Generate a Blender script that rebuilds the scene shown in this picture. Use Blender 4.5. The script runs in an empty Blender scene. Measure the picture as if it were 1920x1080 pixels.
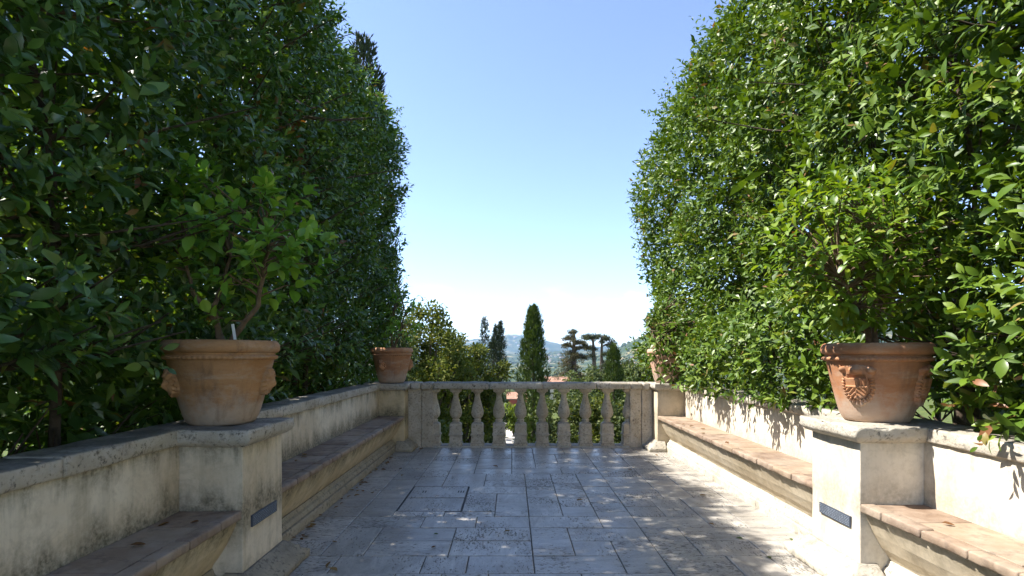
import bpy, bmesh, math, random
import numpy as np
from mathutils import Vector, Matrix, noise as mnoise

R = math.radians
random.seed(7)
rng = np.random.default_rng(11)
scene = bpy.context.scene
C = scene.collection

# ------------------------------------------------------------------ camera
cam_d = bpy.data.cameras.new('camera')
cam = bpy.data.objects.new('camera', cam_d)
C.objects.link(cam)
cam.location = (0, 0, 1.45)
cam.rotation_euler = (R(90), 0, 0)
cam_d.sensor_width = 36
cam_d.lens = 36 * 1000 / 1920
cam_d.shift_x = 0.0
cam_d.shift_y = 122 / 1920
cam_d.clip_start = 0.05
cam_d.clip_end = 60000
scene.camera = cam

# ------------------------------------------------------------------ sky and sun
SUN_EL, SUN_AZ = R(53), R(7)          # azimuth: from -x towards +y
world = bpy.data.worlds.new('World')
scene.world = world
world.use_nodes = True
wn, wl = world.node_tree.nodes, world.node_tree.links
wn.clear()
sky = wn.new('ShaderNodeTexSky')
sky.sky_type = 'NISHITA'
sky.sun_disc = False
sky.sun_elevation = SUN_EL
sky.sun_rotation = -(R(90) - SUN_AZ)
sky.altitude = 900
sky.air_density = 0.85
sky.dust_density = 0.1
sky.ozone_density = 3.0
bg = wn.new('ShaderNodeBackground')
bg.inputs['Strength'].default_value = 0.118
wout = wn.new('ShaderNodeOutputWorld')
# faint fair-weather clouds low above the horizon, all the way round
tc = wn.new('ShaderNodeTexCoord')
sep = wn.new('ShaderNodeSeparateXYZ')
wl.new(tc.outputs['Generated'], sep.inputs[0])
mp = wn.new('ShaderNodeMapping')
mp.inputs['Scale'].default_value = (6.0, 6.0, 15.0)
mp.inputs['Location'].default_value = (0.35, 0.0, 0.2)
wl.new(tc.outputs['Generated'], mp.inputs[0])
nz = wn.new('ShaderNodeTexNoise')
nz.inputs['Scale'].default_value = 1.6
nz.inputs['Detail'].default_value = 8
nz.inputs['Roughness'].default_value = 0.6
wl.new(mp.outputs[0], nz.inputs['Vector'])
cr = wn.new('ShaderNodeMapRange')
cr.inputs['From Min'].default_value = 0.51
cr.inputs['From Max'].default_value = 0.66
wl.new(nz.outputs[0], cr.inputs['Value'])
hz = wn.new('ShaderNodeMapRange')
hz.inputs['From Min'].default_value = 0.13
hz.inputs['From Max'].default_value = 0.05
wl.new(sep.outputs['Z'], hz.inputs['Value'])
mm = wn.new('ShaderNodeMath'); mm.operation = 'MULTIPLY'
wl.new(cr.outputs[0], mm.inputs[0]); wl.new(hz.outputs[0], mm.inputs[1])
m2 = wn.new('ShaderNodeMath'); m2.operation = 'MULTIPLY'; m2.inputs[1].default_value = 0.75
wl.new(mm.outputs[0], m2.inputs[0])
mx = wn.new('ShaderNodeMix'); mx.data_type = 'RGBA'
wl.new(m2.outputs[0], mx.inputs['Factor'])
hs = wn.new('ShaderNodeHueSaturation'); hs.inputs['Saturation'].default_value = 0.93; hs.inputs['Hue'].default_value = 0.505
wl.new(sky.outputs[0], hs.inputs['Color'])
wl.new(hs.outputs[0], mx.inputs['A'])
mx.inputs['B'].default_value = (7.0, 7.0, 7.1, 1)
wl.new(mx.outputs['Result'], bg.inputs['Color'])
wl.new(bg.outputs[0], wout.inputs['Surface'])

sun_d = bpy.data.lights.new('sun', 'SUN')
sun_d.energy = 4.2
sun_d.angle = R(0.53)
sun_d.color = (1.0, 0.95, 0.87)
sun = bpy.data.objects.new('sun', sun_d)
C.objects.link(sun)
SDIR = Vector((-math.cos(SUN_EL) * math.cos(SUN_AZ), math.cos(SUN_EL) * math.sin(SUN_AZ), math.sin(SUN_EL)))
sun.rotation_euler = (-SDIR).to_track_quat('-Z', 'Y').to_euler()

scene.view_settings.view_transform = 'Standard'
scene.view_settings.look = 'None'
scene.view_settings.exposure = 1.62
scene.view_settings.gamma = 1.0
scene.render.engine = 'CYCLES'
scene.cycles.use_denoising = True
try:
    scene.cycles.denoiser = 'OPENIMAGEDENOISE'
except Exception:
    pass
scene.cycles.max_bounces = 6
scene.cycles.diffuse_bounces = 3
scene.cycles.glossy_bounces = 2
scene.cycles.transparent_max_bounces = 4
scene.cycles.volume_bounces = 0
scene.cycles.use_adaptive_sampling = True
scene.cycles.adaptive_threshold = 0.02
scene.cycles.sample_clamp_indirect = 6

# ------------------------------------------------------------------ node helper
class NT:
    def __init__(self, name):
        self.m = bpy.data.materials.new(name)
        self.m.use_nodes = True
        self.t = self.m.node_tree
        self.t.nodes.clear()
        self.out = self.t.nodes.new('ShaderNodeOutputMaterial')
    def n(self, typ, props=None, **inp):
        nd = self.t.nodes.new('ShaderNode' + typ)
        for k, v in (props or {}).items():
            setattr(nd, k, v)
        for k, v in inp.items():
            k = int(k[1:]) if k[0] == '_' else k.replace('__', ' ')
            self.set(nd, k, v)
        return nd
    def set(self, nd, k, v):
        s = nd.inputs[k]
        if isinstance(v, bpy.types.NodeSocket):
            self.t.links.new(v, s)
        elif isinstance(v, bpy.types.Node):
            self.t.links.new(v.outputs[0], s)
        else:
            if isinstance(v, tuple) and len(v) == 3 and s.type == 'RGBA':
                v = (*v, 1)
            s.default_value = v
    def math(self, op, a, b=None):
        nd = self.n('Math', {'operation': op}, _0=a)
        if b is not None:
            self.set(nd, 1, b)
        return nd.outputs[0]
    def rng(self, v, a, b, c=0.0, d=1.0):
        return self.n('MapRange', None, Value=v, **{'From__Min': a, 'From__Max': b, 'To__Min': c, 'To__Max': d}).outputs[0]
    def mix(self, f, a, b, blend='MIX'):
        nd = self.n('Mix', {'data_type': 'RGBA', 'blend_type': blend})
        self.set(nd, 0, f); self.set(nd, 6, a); self.set(nd, 7, b)
        return nd.outputs[2]
    def noise(self, vec, scale, detail=4, rough=0.55, dist=0.0):
        nd = self.n('TexNoise', None, Vector=vec, Scale=scale, Detail=detail, Roughness=rough, Distortion=dist)
        return nd.outputs[0]
    def map(self, vec, scale=(1, 1, 1), loc=(0, 0, 0)):
        return self.n('Mapping', None, Vector=vec, Scale=scale, Location=loc).outputs[0]
    def pos(self):
        return self.n('NewGeometry').outputs['Position']
    def orand(self):
        return self.n('ObjectInfo').outputs['Random']
    def ramp(self, f, stops):
        nd = self.n('ValToRGB', None, Fac=f)
        e = nd.color_ramp.elements
        while len(e) < len(stops):
            e.new(0.5)
        for el, (p, c) in zip(e, stops):
            el.position = p; el.color = (*c, 1)
        return nd.outputs[0]
    def finish(self, color, rough=0.8, bump=None, bstr=0.3, bdist=0.01, spec=0.5, extra=None):
        p = self.n('BsdfPrincipled')
        self.set(p, 'Base Color', color)
        self.set(p, 'Roughness', rough)
        self.set(p, 'Specular IOR Level', spec)
        if bump is not None:
            b = self.n('Bump', None, Height=bump, Strength=bstr, Distance=bdist)
            self.set(p, 'Normal', b.outputs[0])
        self.t.links.new(p.outputs[0], self.out.inputs['Surface'])
        return self.m

def mat_travertine():
    t = NT('travertine')
    r = t.orand()
    off = t.n('CombineXYZ', None, X=t.math('MULTIPLY', r, 37.0), Y=t.math('MULTIPLY', r, 91.0), Z=0.0).outputs[0]
    p = t.n('VectorMath', {'operation': 'ADD'}, _0=t.pos(), _1=off).outputs[0]
    ang = t.math('MULTIPLY', t.math('ROUND', t.math('FRACT', t.math('MULTIPLY', r, 7.3))), 1.5708)
    p = t.n('VectorRotate', {'rotation_type': 'Z_AXIS'}, Vector=p, Angle=ang).outputs[0]
    cloud = t.noise(t.map(p, (1.5, 5, 1)), 2.0, 6, 0.6, 1.2)
    fine = t.noise(p, 60, 4, 0.6)
    base = t.ramp(cloud, [(0.3, (0.29, 0.262, 0.225)), (0.55, (0.45, 0.415, 0.36)), (0.75, (0.60, 0.56, 0.49))])
    base = t.mix(t.rng(t.math('FRACT', t.math('MULTIPLY', r, 13.7)), 0, 1, 0.0, 0.62), base, (0.27, 0.25, 0.22))
    base = t.mix(0.25, base, t.n('RGBCurve' if False else 'CombineColor', None, _0=fine, _1=fine, _2=fine).outputs[0], 'OVERLAY')
    # pits: stretched holes, more on some slabs
    pit_n = t.noise(t.map(p, (14, 36, 10)), 1.6, 3, 0.65, 0.6)
    area = t.noise(p, 2.3, 3, 0.5)
    thr = t.math('ADD', t.rng(area, 0.35, 0.65, 0.64, 0.51), t.rng(t.math('FRACT', t.math('MULTIPLY', r, 29.1)), 0, 1, -0.035, 0.06))
    pit = t.rng(t.math('SUBTRACT', pit_n, thr), 0.0, 0.05)
    base = t.mix(t.math('MULTIPLY', pit, 0.8), base, (0.11, 0.10, 0.085))
    # ground-in dirt in blotches
    wp = t.pos()
    dirt = t.rng(t.noise(wp, 1.3, 6, 0.7), 0.50, 0.72)
    base = t.mix(t.math('MULTIPLY', dirt, 0.6), base, (0.13, 0.115, 0.095))
    h = t.math('SUBTRACT', t.math('MULTIPLY', fine, 0.12), pit)
    h = t.math('ADD', h, t.math('MULTIPLY', t.noise(p, 9, 3), 0.5))
    rough = t.rng(t.noise(wp, 3.0, 4), 0.3, 0.7, 0.29, 0.5)
    rough = t.math('ADD', rough, t.math('MULTIPLY', pit, 0.35))
    return t.finish(base, rough, h, 0.35, 0.006, 0.5)

def mat_plaster(name, c1, c2, mould):
    t = NT(name)
    p = t.pos()
    big = t.noise(p, 1.7, 6, 0.62)
    base = t.mix(t.rng(big, 0.35, 0.65), c1, c2)
    streak = t.noise(t.map(p, (11, 11, 0.55)), 1.0, 5, 0.6)
    base = t.mix(t.math('MULTIPLY', t.rng(streak, 0.52, 0.72), 0.34 * mould), base, (0.25, 0.21, 0.13))
    fine = t.noise(p, 24, 6, 0.7)
    base = t.mix(t.math('MULTIPLY', t.rng(fine, 0.5, 0.75), 0.35), base, (0.33, 0.27, 0.18))
    # mildew creeping up in irregular tongues from the seat and the ground
    z = t.n('SeparateXYZ', None, Vector=p).outputs['Z']
    wob = t.noise(t.map(p, (6, 6, 2.2)), 1.0, 7, 0.68)
    lo = t.math('SUBTRACT', t.math('MULTIPLY', wob, 0.5), t.math('ABSOLUTE', t.math('SUBTRACT', z, 0.5)))
    m1 = t.rng(lo, 0.06, 0.22)
    gr = t.math('SUBTRACT', t.math('MULTIPLY', wob, 0.5), z)
    m2_ = t.rng(gr, 0.03, 0.22)
    ca = t.math('SUBTRACT', t.math('MULTIPLY', t.noise(t.map(p, (9, 9, 1.0)), 1.0, 6, 0.68), 0.5), t.math('ABSOLUTE', t.math('SUBTRACT', z, 0.93)))
    m3 = t.rng(ca, 0.12, 0.27)
    m = t.math('MAXIMUM', m1, t.math('MAXIMUM', m2_, m3))
    m = t.math('MULTIPLY', m, t.rng(t.noise(p, 38, 4, 0.7), 0.35, 0.6, 0.45, 1.0))
    base = t.mix(t.math('MULTIPLY', m, min(1, 0.92 * mould)), base, (0.075, 0.07, 0.04))
    blot = t.rng(t.noise(p, 4.5, 8, 0.72, 1.5), 0.50, 0.66)
    base = t.mix(t.math('MULTIPLY', blot, 0.35), base, tuple(c * .55 for c in c1))
    h = t.math('ADD', t.math('MULTIPLY', t.noise(p, 7, 4), 0.8), t.math('MULTIPLY', fine, 0.3))
    return t.finish(base, 0.88, h, 0.4, 0.012, 0.25)

def mat_stone(name, c1, c2, lichen):
    t = NT(name)
    p = t.pos()
    r = t.orand()
    base = t.mix(t.rng(t.noise(p, 5, 6, 0.65), 0.35, 0.65), c1, c2)
    base = t.mix(t.math('MULTIPLY', r, 0.3), base, tuple(x * 0.62 for x in c1))
    spots = t.rng(t.noise(p, 34, 6, 0.72), 0.52, 0.66)
    patch = t.rng(t.noise(p, 4.2, 5, 0.65), 0.36, 0.56)
    base = t.mix(t.math('MULTIPLY', t.math('MULTIPLY', spots, t.rng(patch, 0, 1, 0.35, 1)), lichen), base, (0.06, 0.054, 0.042))
    base = t.mix(t.math('MULTIPLY', t.rng(t.noise(p, 2.4, 4), 0.58, 0.74), 0.35), base, (0.30, 0.25, 0.12))
    # weather film: horizontal tops grow darker algae
    nrm = t.n('SeparateXYZ', None, Vector=t.n('NewGeometry').outputs['Normal']).outputs['Z']
    top = t.math('MULTIPLY', t.rng(nrm, 0.6, 0.95), t.rng(t.noise(p, 3.2, 5, 0.7), 0.36, 0.56, 0.2, 0.75))
    base = t.mix(t.math('MULTIPLY', top, lichen), base, (0.13, 0.12, 0.10))
    h = t.math('ADD', t.noise(p, 42, 6, 0.7), t.math('MULTIPLY', t.noise(p, 11, 4), 1.2))
    return t.finish(base, 0.85, h, 0.55, 0.014, 0.3)

def mat_terracotta(name, c1, c2, dark):
    t = NT(name)
    p = t.n('TexCoord').outputs['Object']
    base = t.mix(t.rng(t.noise(t.map(p, (2, 2, 7)), 1.6, 6, 0.6), 0.35, 0.65), c1, c2)
    bl = t.rng(t.noise(p, 5, 6, 0.65, 0.8), 0.52, 0.7)
    base = t.mix(t.math('MULTIPLY', bl, 0.75), base, dark)
    ef = t.rng(t.noise(t.map(p, (4, 4, 15), (3, 3, 3)), 1.0, 6, 0.7), 0.50, 0.74)
    base = t.mix(t.math('MULTIPLY', ef, 0.65), base, (0.47, 0.375, 0.29))
    fine = t.noise(p, 70, 4, 0.7)
    base = t.mix(t.math('MULTIPLY', t.rng(fine, 0.5, 0.8), 0.3), base, dark)
    zz = t.n('SeparateXYZ', None, Vector=p).outputs['Z']
    bloom = t.rng(t.math('SUBTRACT', t.math('MULTIPLY', t.noise(p, 9, 6, 0.7), 0.42), zz), 0.0, 0.14)
    base = t.mix(t.math('MULTIPLY', bloom, 0.6), base, (0.46, 0.39, 0.32))
    drip = t.rng(t.noise(t.map(p, (13, 13, 1.3)), 1.0, 5, 0.65), 0.54, 0.70)
    base = t.mix(t.math('MULTIPLY', drip, 0.5), base, dark)
    rings = t.noise(t.map(p, (1, 1, 60)), 1.0, 3)
    h = t.math('ADD', t.math('MULTIPLY', rings, 0.5), t.math('MULTIPLY', t.noise(p, 40, 5), 0.6))
    return t.finish(base, 0.78, h, 0.3, 0.006, 0.3)

def mat_brick():
    t = NT('worn_brick_tile')
    p = t.pos(); r = t.orand()
    base = t.ramp(r, [(0.0, (0.18, 0.12, 0.082)), (0.4, (0.245, 0.17, 0.115)), (0.75, (0.30, 0.22, 0.148)), (1.0, (0.23, 0.18, 0.132))])
    base = t.mix(t.math('MULTIPLY', t.rng(t.noise(p, 5, 6, 0.65), 0.40, 0.66), 0.6), base, (0.42, 0.335, 0.26))
    base = t.mix(t.math('MULTIPLY', t.rng(t.noise(p, 13, 6, 0.7), 0.52, 0.7), 0.6), base, (0.10, 0.075, 0.06))
    h = t.math('ADD', t.noise(p, 30, 5, 0.7), t.noise(p, 8, 3))
    return t.finish(base, 0.75, h, 0.4, 0.008, 0.35)

def mat_plain(name, col, rough=0.7, var=0.25, scale=12, bump=0.2, spec=0.4):
    t = NT(name)
    p = t.pos()
    base = t.mix(t.rng(t.noise(p, scale, 5, 0.6), 0.35, 0.65), tuple(c * (1 - var) for c in col), tuple(min(1, c * (1 + var)) for c in col))
    return t.finish(base, rough, t.noise(p, scale * 4, 4), bump, 0.004, spec)

def mat_leaf(name, stops, trans=0.35, tint=(1.35, 1.25, 0.45), rough=0.38, spec=0.5, patch=True):
    """leaf colour by a per-leaf random value; light also passes through the blade"""
    t = NT(name)
    a = t.n('Attribute', {'attribute_name': 'rnd'}).outputs['Fac']
    f = t.math('FRACT', t.math('ADD', a, t.orand()))
    if patch:
        pp = t.noise(t.pos(), 1.3, 3)
        f2 = t.math('ADD', t.math('MULTIPLY', f, 0.86), t.rng(pp, 0.35, 0.68, 0.0, 0.175))
    else:
        f2 = f
    col = t.ramp(f2, stops)
    pr = t.n('BsdfPrincipled')
    t.set(pr, 'Base Color', col); t.set(pr, 'Roughness', t.rng(t.math('FRACT', t.math('MULTIPLY', f, 7.7)), 0, 1, rough - .06, rough + .24)); t.set(pr, 'Specular IOR Level', spec)
    tr = t.n('BsdfTranslucent')
    t.set(tr, 'Color', t.mix(1.0, col, tint, 'MULTIPLY'))
    ms = t.n('MixShader')
    t.set(ms, 0, trans); t.set(ms, 1, pr.outputs[0]); t.set(ms, 2, tr.outputs[0])
    t.t.links.new(ms.outputs[0], t.out.inputs['Surface'])
    return t.m

M = {}
M['tile'] = mat_travertine()
M['wall'] = mat_plaster('wall_plaster', (0.62, 0.50, 0.345), (0.78, 0.685, 0.54), 0.92)
M['wall_clean'] = mat_plaster('clean_wall_plaster', (0.64, 0.555, 0.43), (0.74, 0.68, 0.57), 0.45)
M['ochre'] = mat_plaster('ochre_plaster', (0.56, 0.43, 0.25), (0.69, 0.57, 0.385), 0.95)
M['ochre_clean'] = mat_plaster('clean_ochre_plaster', (0.56, 0.455, 0.31), (0.66, 0.57, 0.43), 0.45)
M['stone'] = mat_stone('weathered_stone', (0.43, 0.37, 0.285), (0.59, 0.53, 0.44), 1.0)
M['stone_clean'] = mat_stone('pale_stone', (0.48, 0.43, 0.345), (0.62, 0.57, 0.48), 0.75)
M['baluster'] = mat_stone('baluster_stone', (0.45, 0.365, 0.26), (0.62, 0.54, 0.425), 0.8)
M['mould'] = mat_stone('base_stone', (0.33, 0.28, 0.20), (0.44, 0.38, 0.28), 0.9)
M['grout'] = mat_plain('dark_joint', (0.10, 0.09, 0.075), 0.95)
M['mortar'] = mat_plain('mortar', (0.30, 0.25, 0.195), 0.95)
M['terra_dark'] = mat_terracotta('aged_terracotta', (0.36, 0.175, 0.07), (0.46, 0.25, 0.115), (0.16, 0.092, 0.055))
M['terra_red'] = mat_terracotta('red_terracotta', (0.37, 0.155, 0.068), (0.47, 0.235, 0.12), (0.22, 0.115, 0.07))
M['terra_pale'] = mat_terracotta('pale_terracotta', (0.56, 0.31, 0.20), (0.66, 0.43, 0.30), (0.42, 0.25, 0.17))
M['soil'] = mat_plain('soil', (0.045, 0.033, 0.022), 0.95, 0.5, 30, 0.8)
M['brick'] = mat_brick()
M['bark'] = mat_plain('bark', (0.085, 0.062, 0.042), 0.9, 0.4, 18, 0.8)
M['bark_lemon'] = mat_plain('lemon_bark', (0.15, 0.10, 0.06), 0.85, 0.35, 25, 0.6)
M['bark_red'] = mat_plain('pine_bark', (0.12, 0.085, 0.065), 0.9, 0.35, 6, 0.6)
M['plaque'] = mat_plain('slate_plaque', (0.05, 0.062, 0.085), 0.42, 0.15, 20, 0.1, 0.5)
M['plaque_text'] = mat_plain('plaque_print', (0.24, 0.27, 0.32), 0.5, 0.1, 20, 0.0)
M['label'] = mat_plain('white_plastic', (0.8, 0.8, 0.78), 0.4, 0.05, 20, 0.0)
M['iron'] = mat_plain('dark_iron', (0.03, 0.028, 0.026), 0.6)
G = lambda *c: c
M['leaf_L'] = mat_leaf('laurel_leaf', [(0.0, (0.030, 0.072, 0.018)), (0.35, (0.056, 0.128, 0.027)), (0.75, (0.096, 0.19, 0.036)), (0.92, (0.15, 0.24, 0.04)), (0.955, (0.20, 0.14, 0.035)), (0.985, (0.20, 0.09, 0.04))], 0.22, (1.8, 1.6, 0.35), 0.32, 0.62)
M['leaf_R'] = mat_leaf('sunny_laurel_leaf', [(0.0, (0.034, 0.072, 0.008)), (0.35, (0.068, 0.128, 0.012)), (0.75, (0.118, 0.190, 0.018)), (0.92, (0.18, 0.25, 0.03)), (0.955, (0.24, 0.18, 0.06)), (0.985, (0.22, 0.10, 0.045))], 0.20, (1.5, 1.4, 0.4), 0.38, 0.34)
M['lemon_L'] = mat_leaf('lemon_leaf', [(0.0, (0.10, 0.22, 0.03)), (0.5, (0.17, 0.33, 0.045)), (0.9, (0.28, 0.44, 0.06)), (1.0, (0.36, 0.43, 0.07))], 0.36, (1.4, 1.4, 0.55), 0.38, 0.5, False)
M['lemon_R'] = mat_leaf('bright_lemon_leaf', [(0.0, (0.08, 0.155, 0.012)), (0.5, (0.135, 0.225, 0.016)), (0.9, (0.21, 0.29, 0.025)), (1.0, (0.27, 0.30, 0.035))], 0.36, (1.4, 1.35, 0.45), 0.36, 0.5, False)
M['cypress'] = mat_leaf('cypress_foliage', [(0.0, (0.035, 0.062, 0.012)), (0.5, (0.062, 0.098, 0.018)), (0.9, (0.095, 0.132, 0.025)), (1.0, (0.11, 0.125, 0.04))], 0.18, (1.3, 1.3, 0.5), 0.6, 0.3, False)
M['cypress_dark'] = mat_leaf('dark_cypress_foliage', [(0.0, (0.016, 0.028, 0.014)), (0.6, (0.028, 0.045, 0.020)), (1.0, (0.045, 0.055, 0.03))], 0.12, (1.3, 1.3, 0.5), 0.6, 0.3, False)
M['oak'] = mat_leaf('oak_foliage', [(0.0, (0.046, 0.068, 0.012)), (0.5, (0.095, 0.118, 0.018)), (0.9, (0.155, 0.168, 0.028)), (1.0, (0.19, 0.165, 0.04))], 0.25, (1.35, 1.3, 0.5), 0.7, 0.2, False)
M['cedar'] = mat_leaf('cedar_foliage', [(0.0, (0.030, 0.045, 0.020)), (0.6, (0.055, 0.070, 0.030)), (1.0, (0.085, 0.085, 0.035))], 0.15, (1.3, 1.3, 0.5), 0.6, 0.3, False)
M['cedar_brown'] = mat_leaf('cedar_cone_foliage', [(0.0, (0.045, 0.045, 0.018)), (0.6, (0.085, 0.075, 0.028)), (1.0, (0.13, 0.10, 0.04))], 0.15, (1.3, 1.3, 0.5), 0.6, 0.3, False)
M['grove'] = mat_leaf('grove_foliage', [(0.0, (0.042, 0.066, 0.018)), (0.6, (0.085, 0.115, 0.028)), (1.0, (0.14, 0.155, 0.042))], 0.25, (1.3, 1.3, 0.5), 0.55, 0.3, False)
M['lime'] = mat_leaf('lime_foliage', [(0.0, (0.09, 0.14, 0.015)), (0.6, (0.16, 0.22, 0.025)), (1.0, (0.22, 0.26, 0.04))], 0.42, (1.4, 1.35, 0.45), 0.5, 0.3, False)
M['dry'] = mat_leaf('dry_leaf', [(0.0, (0.16, 0.075, 0.03)), (0.5, (0.24, 0.14, 0.055)), (1.0, (0.30, 0.20, 0.08))], 0.2, (1.2, 1.1, 0.8), 0.7, 0.2, False)
M['green_leaf'] = mat_leaf('fallen_green_leaf', [(0.0, (0.06, 0.10, 0.02)), (1.0, (0.10, 0.14, 0.03))], 0.2, (1.3, 1.2, 0.5), 0.5, 0.4, False)
M['roof'] = mat_plain('roof_tiles', (0.34, 0.185, 0.12), 0.85, 0.25, 2.0)
M['house'] = mat_plain('house_wall', (0.58, 0.47, 0.36), 0.9, 0.12, 1.0)
M['house_red'] = mat_plain('red_house_wall', (0.42, 0.10, 0.075), 0.9, 0.15, 1.0)
M['white_house'] = mat_plain('pale_house_wall', (0.70, 0.66, 0.60), 0.9, 0.1, 0.05)
M['glass'] = mat_plain('window_glass', (0.03, 0.035, 0.04), 0.15, 0.1, 1.0, 0.0, 0.6)
M['path'] = mat_plain('pale_gravel', (0.48, 0.43, 0.36), 0.95, 0.15, 8, 0.3)

# ------------------------------------------------------------------ mesh helpers
def link(o, parent=None):
    C.objects.link(o)
    if parent is not None:
        o.parent = parent
    return o

def obj_from(name, verts, faces, mat, parent=None, smooth=False, loc=None):
    me = bpy.data.meshes.new(name)
    me.from_pydata([tuple(v) for v in verts], [], faces)
    me.update()
    if smooth:
        me.polygons.foreach_set('use_smooth', [True] * len(me.polygons))
    me.materials.append(M[mat] if isinstance(mat, str) else mat)
    o = bpy.data.objects.new(name, me)
    if loc is not None:
        o.location = loc
    return link(o, parent)

def tag(o, label=None, cat=None, group=None, kind=None):
    if label: o['label'] = label
    if cat: o['category'] = cat
    if group: o['group'] = group
    if kind: o['kind'] = kind
    return o

def empty(name, loc, label=None, cat=None, group=None):
    o = bpy.data.objects.new(name, None)
    o.location = loc
    o.empty_display_size = 0.1
    C.objects.link(o)
    tag(o, label, cat, group)
    return o

def np_mesh(name, V, F, mat, parent=None, rnd=None, smooth=False, loc=(0, 0, 0)):
    """V (n,3); F (m,3) triangles"""
    me = bpy.data.meshes.new(name)
    V = np.asarray(V, np.float32); F = np.asarray(F, np.int32)
    me.vertices.add(len(V)); me.vertices.foreach_set('co', V.ravel())
    me.loops.add(F.size); me.loops.foreach_set('vertex_index', F.ravel())
    me.polygons.add(len(F))
    me.polygons.foreach_set('loop_start', np.arange(0, F.size, F.shape[1], dtype=np.int32))
    me.polygons.foreach_set('loop_total', np.full(len(F), F.shape[1], np.int32))
    if smooth:
        me.polygons.foreach_set('use_smooth', np.ones(len(F), bool))
    me.update(calc_edges=True)
    if rnd is not None:
        at = me.attributes.new('rnd', 'FLOAT', 'POINT')
        at.data.foreach_set('value', np.asarray(rnd, np.float32))
    me.materials.append(M[mat] if isinstance(mat, str) else mat)
    o = bpy.data.objects.new(name, me)
    o.location = loc
    return link(o, parent)

def grid_box(x0, x1, y0, y1, z0, z1, seg, rb=0.0):
    """subdivided closed box: verts, quads"""
    lo = np.array([x0, y0, z0]); hi = np.array([x1, y1, z1])
    nseg = [max(1, int(round((hi[i] - lo[i]) / seg))) for i in range(3)]
    st = []
    for i in range(3):
        if rb > 0 and hi[i] - lo[i] > 2.5 * rb:
            m = max(1, int(round((hi[i] - lo[i] - 2 * rb) / seg)))
            q = [lo[i], lo[i] + rb * .45] + [lo[i] + rb + (hi[i] - lo[i] - 2 * rb) * c / m for c in range(m + 1)] + [hi[i] - rb * .45, hi[i]]
        else:
            q = [lo[i] + (hi[i] - lo[i]) * c / nseg[i] for c in range(nseg[i] + 1)]
        st.append(q); nseg[i] = len(q) - 1
    idx, verts, faces = {}, [], []
    def vid(i, j, k):
        key = (i, j, k)
        if key not in idx:
            idx[key] = len(verts)
            verts.append([st[a][c] for a, c in enumerate(key)])
        return idx[key]
    nx, ny, nz_ = nseg
    for i in range(nx):
        for j in range(ny):
            faces.append((vid(i, j, 0), vid(i, j + 1, 0), vid(i + 1, j + 1, 0), vid(i + 1, j, 0)))
            faces.append((vid(i, j, nz_), vid(i + 1, j, nz_), vid(i + 1, j + 1, nz_), vid(i, j + 1, nz_)))
    for i in range(nx):
        for k in range(nz_):
            faces.append((vid(i, 0, k), vid(i + 1, 0, k), vid(i + 1, 0, k + 1), vid(i, 0, k + 1)))
            faces.append((vid(i, ny, k), vid(i, ny, k + 1), vid(i + 1, ny, k + 1), vid(i + 1, ny, k)))
    for j in range(ny):
        for k in range(nz_):
            faces.append((vid(0, j, k), vid(0, j, k + 1), vid(0, j + 1, k + 1), vid(0, j + 1, k)))
            faces.append((vid(nx, j, k), vid(nx, j + 1, k), vid(nx, j + 1, k + 1), vid(nx, j, k + 1)))
    return np.array(verts), faces

def rough_box(name, x0, x1, y0, y1, z0, z1, mat, parent, seg=0.03, r=0.012, amp=0.004, chip=0.0, fn=None, smooth=True):
    """stone block: rounded, worn, chipped along its arrises"""
    V, F = grid_box(x0, x1, y0, y1, z0, z1, seg, r)
    lo = np.array([x0, y0, z0]); hi = np.array([x1, y1, z1])
    c = np.clip(V, lo + r, hi - r)
    d = V - c
    L = np.linalg.norm(d, axis=1, keepdims=True); L[L == 0] = 1
    n = d / L
    P = c + n * r
    out = []
    ncount = (np.abs(n) > 0.25).sum(axis=1)
    for p, nn, e in zip(P, n, ncount):
        v = Vector(p)
        a = mnoise.noise(v * 6) * amp + mnoise.noise(v * 23) * amp * 0.5
        if chip and e >= 2:
            q = mnoise.noise(v * 9 + Vector((5, 1, 3))) + 0.6 * mnoise.noise(v * 31)
            if q > 0.05:
                a -= chip * (q - 0.05)
        out.append(v + Vector(nn) * a)
    if fn:
        out = [Vector(fn(v)) for v in out]
    return obj_from(name, out, F, mat, parent, smooth)

def extrude_y(name, prof, y0, y1, mat, parent, seg=0.1, amp=0.0, smooth=True, flip=False):
    """closed profile [(x,z)] swept along y"""
    n = len(prof); ny = max(1, int((y1 - y0) / seg))
    V, F = [], []
    for j in range(ny + 1):
        y = y0 + (y1 - y0) * j / ny
        for (x, z) in prof:
            v = Vector((x, y, z))
            a = mnoise.noise(v * 3.1) * amp + mnoise.noise(v * 11) * amp * 0.5
            V.append((x + a, y, z + (a * 0.5 if z > 0.01 else 0)))
    for j in range(ny):
        for i in range(n):
            a, b = j * n + i, j * n + (i + 1) % n
            q = (a, b, b + n, a + n)
            F.append(q[::-1] if flip else q)
    e0, e1 = tuple(range(n)), tuple(ny * n + i for i in range(n))
    F.append(e0[::-1] if not flip else e0); F.append(e1 if not flip else e1[::-1])
    o = obj_from(name, V, F, mat, parent)
    bm = bmesh.new(); bm.from_mesh(o.data)
    bmesh.ops.recalc_face_normals(bm, faces=bm.faces)
    bm.to_mesh(o.data); bm.free()
    return o

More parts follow.
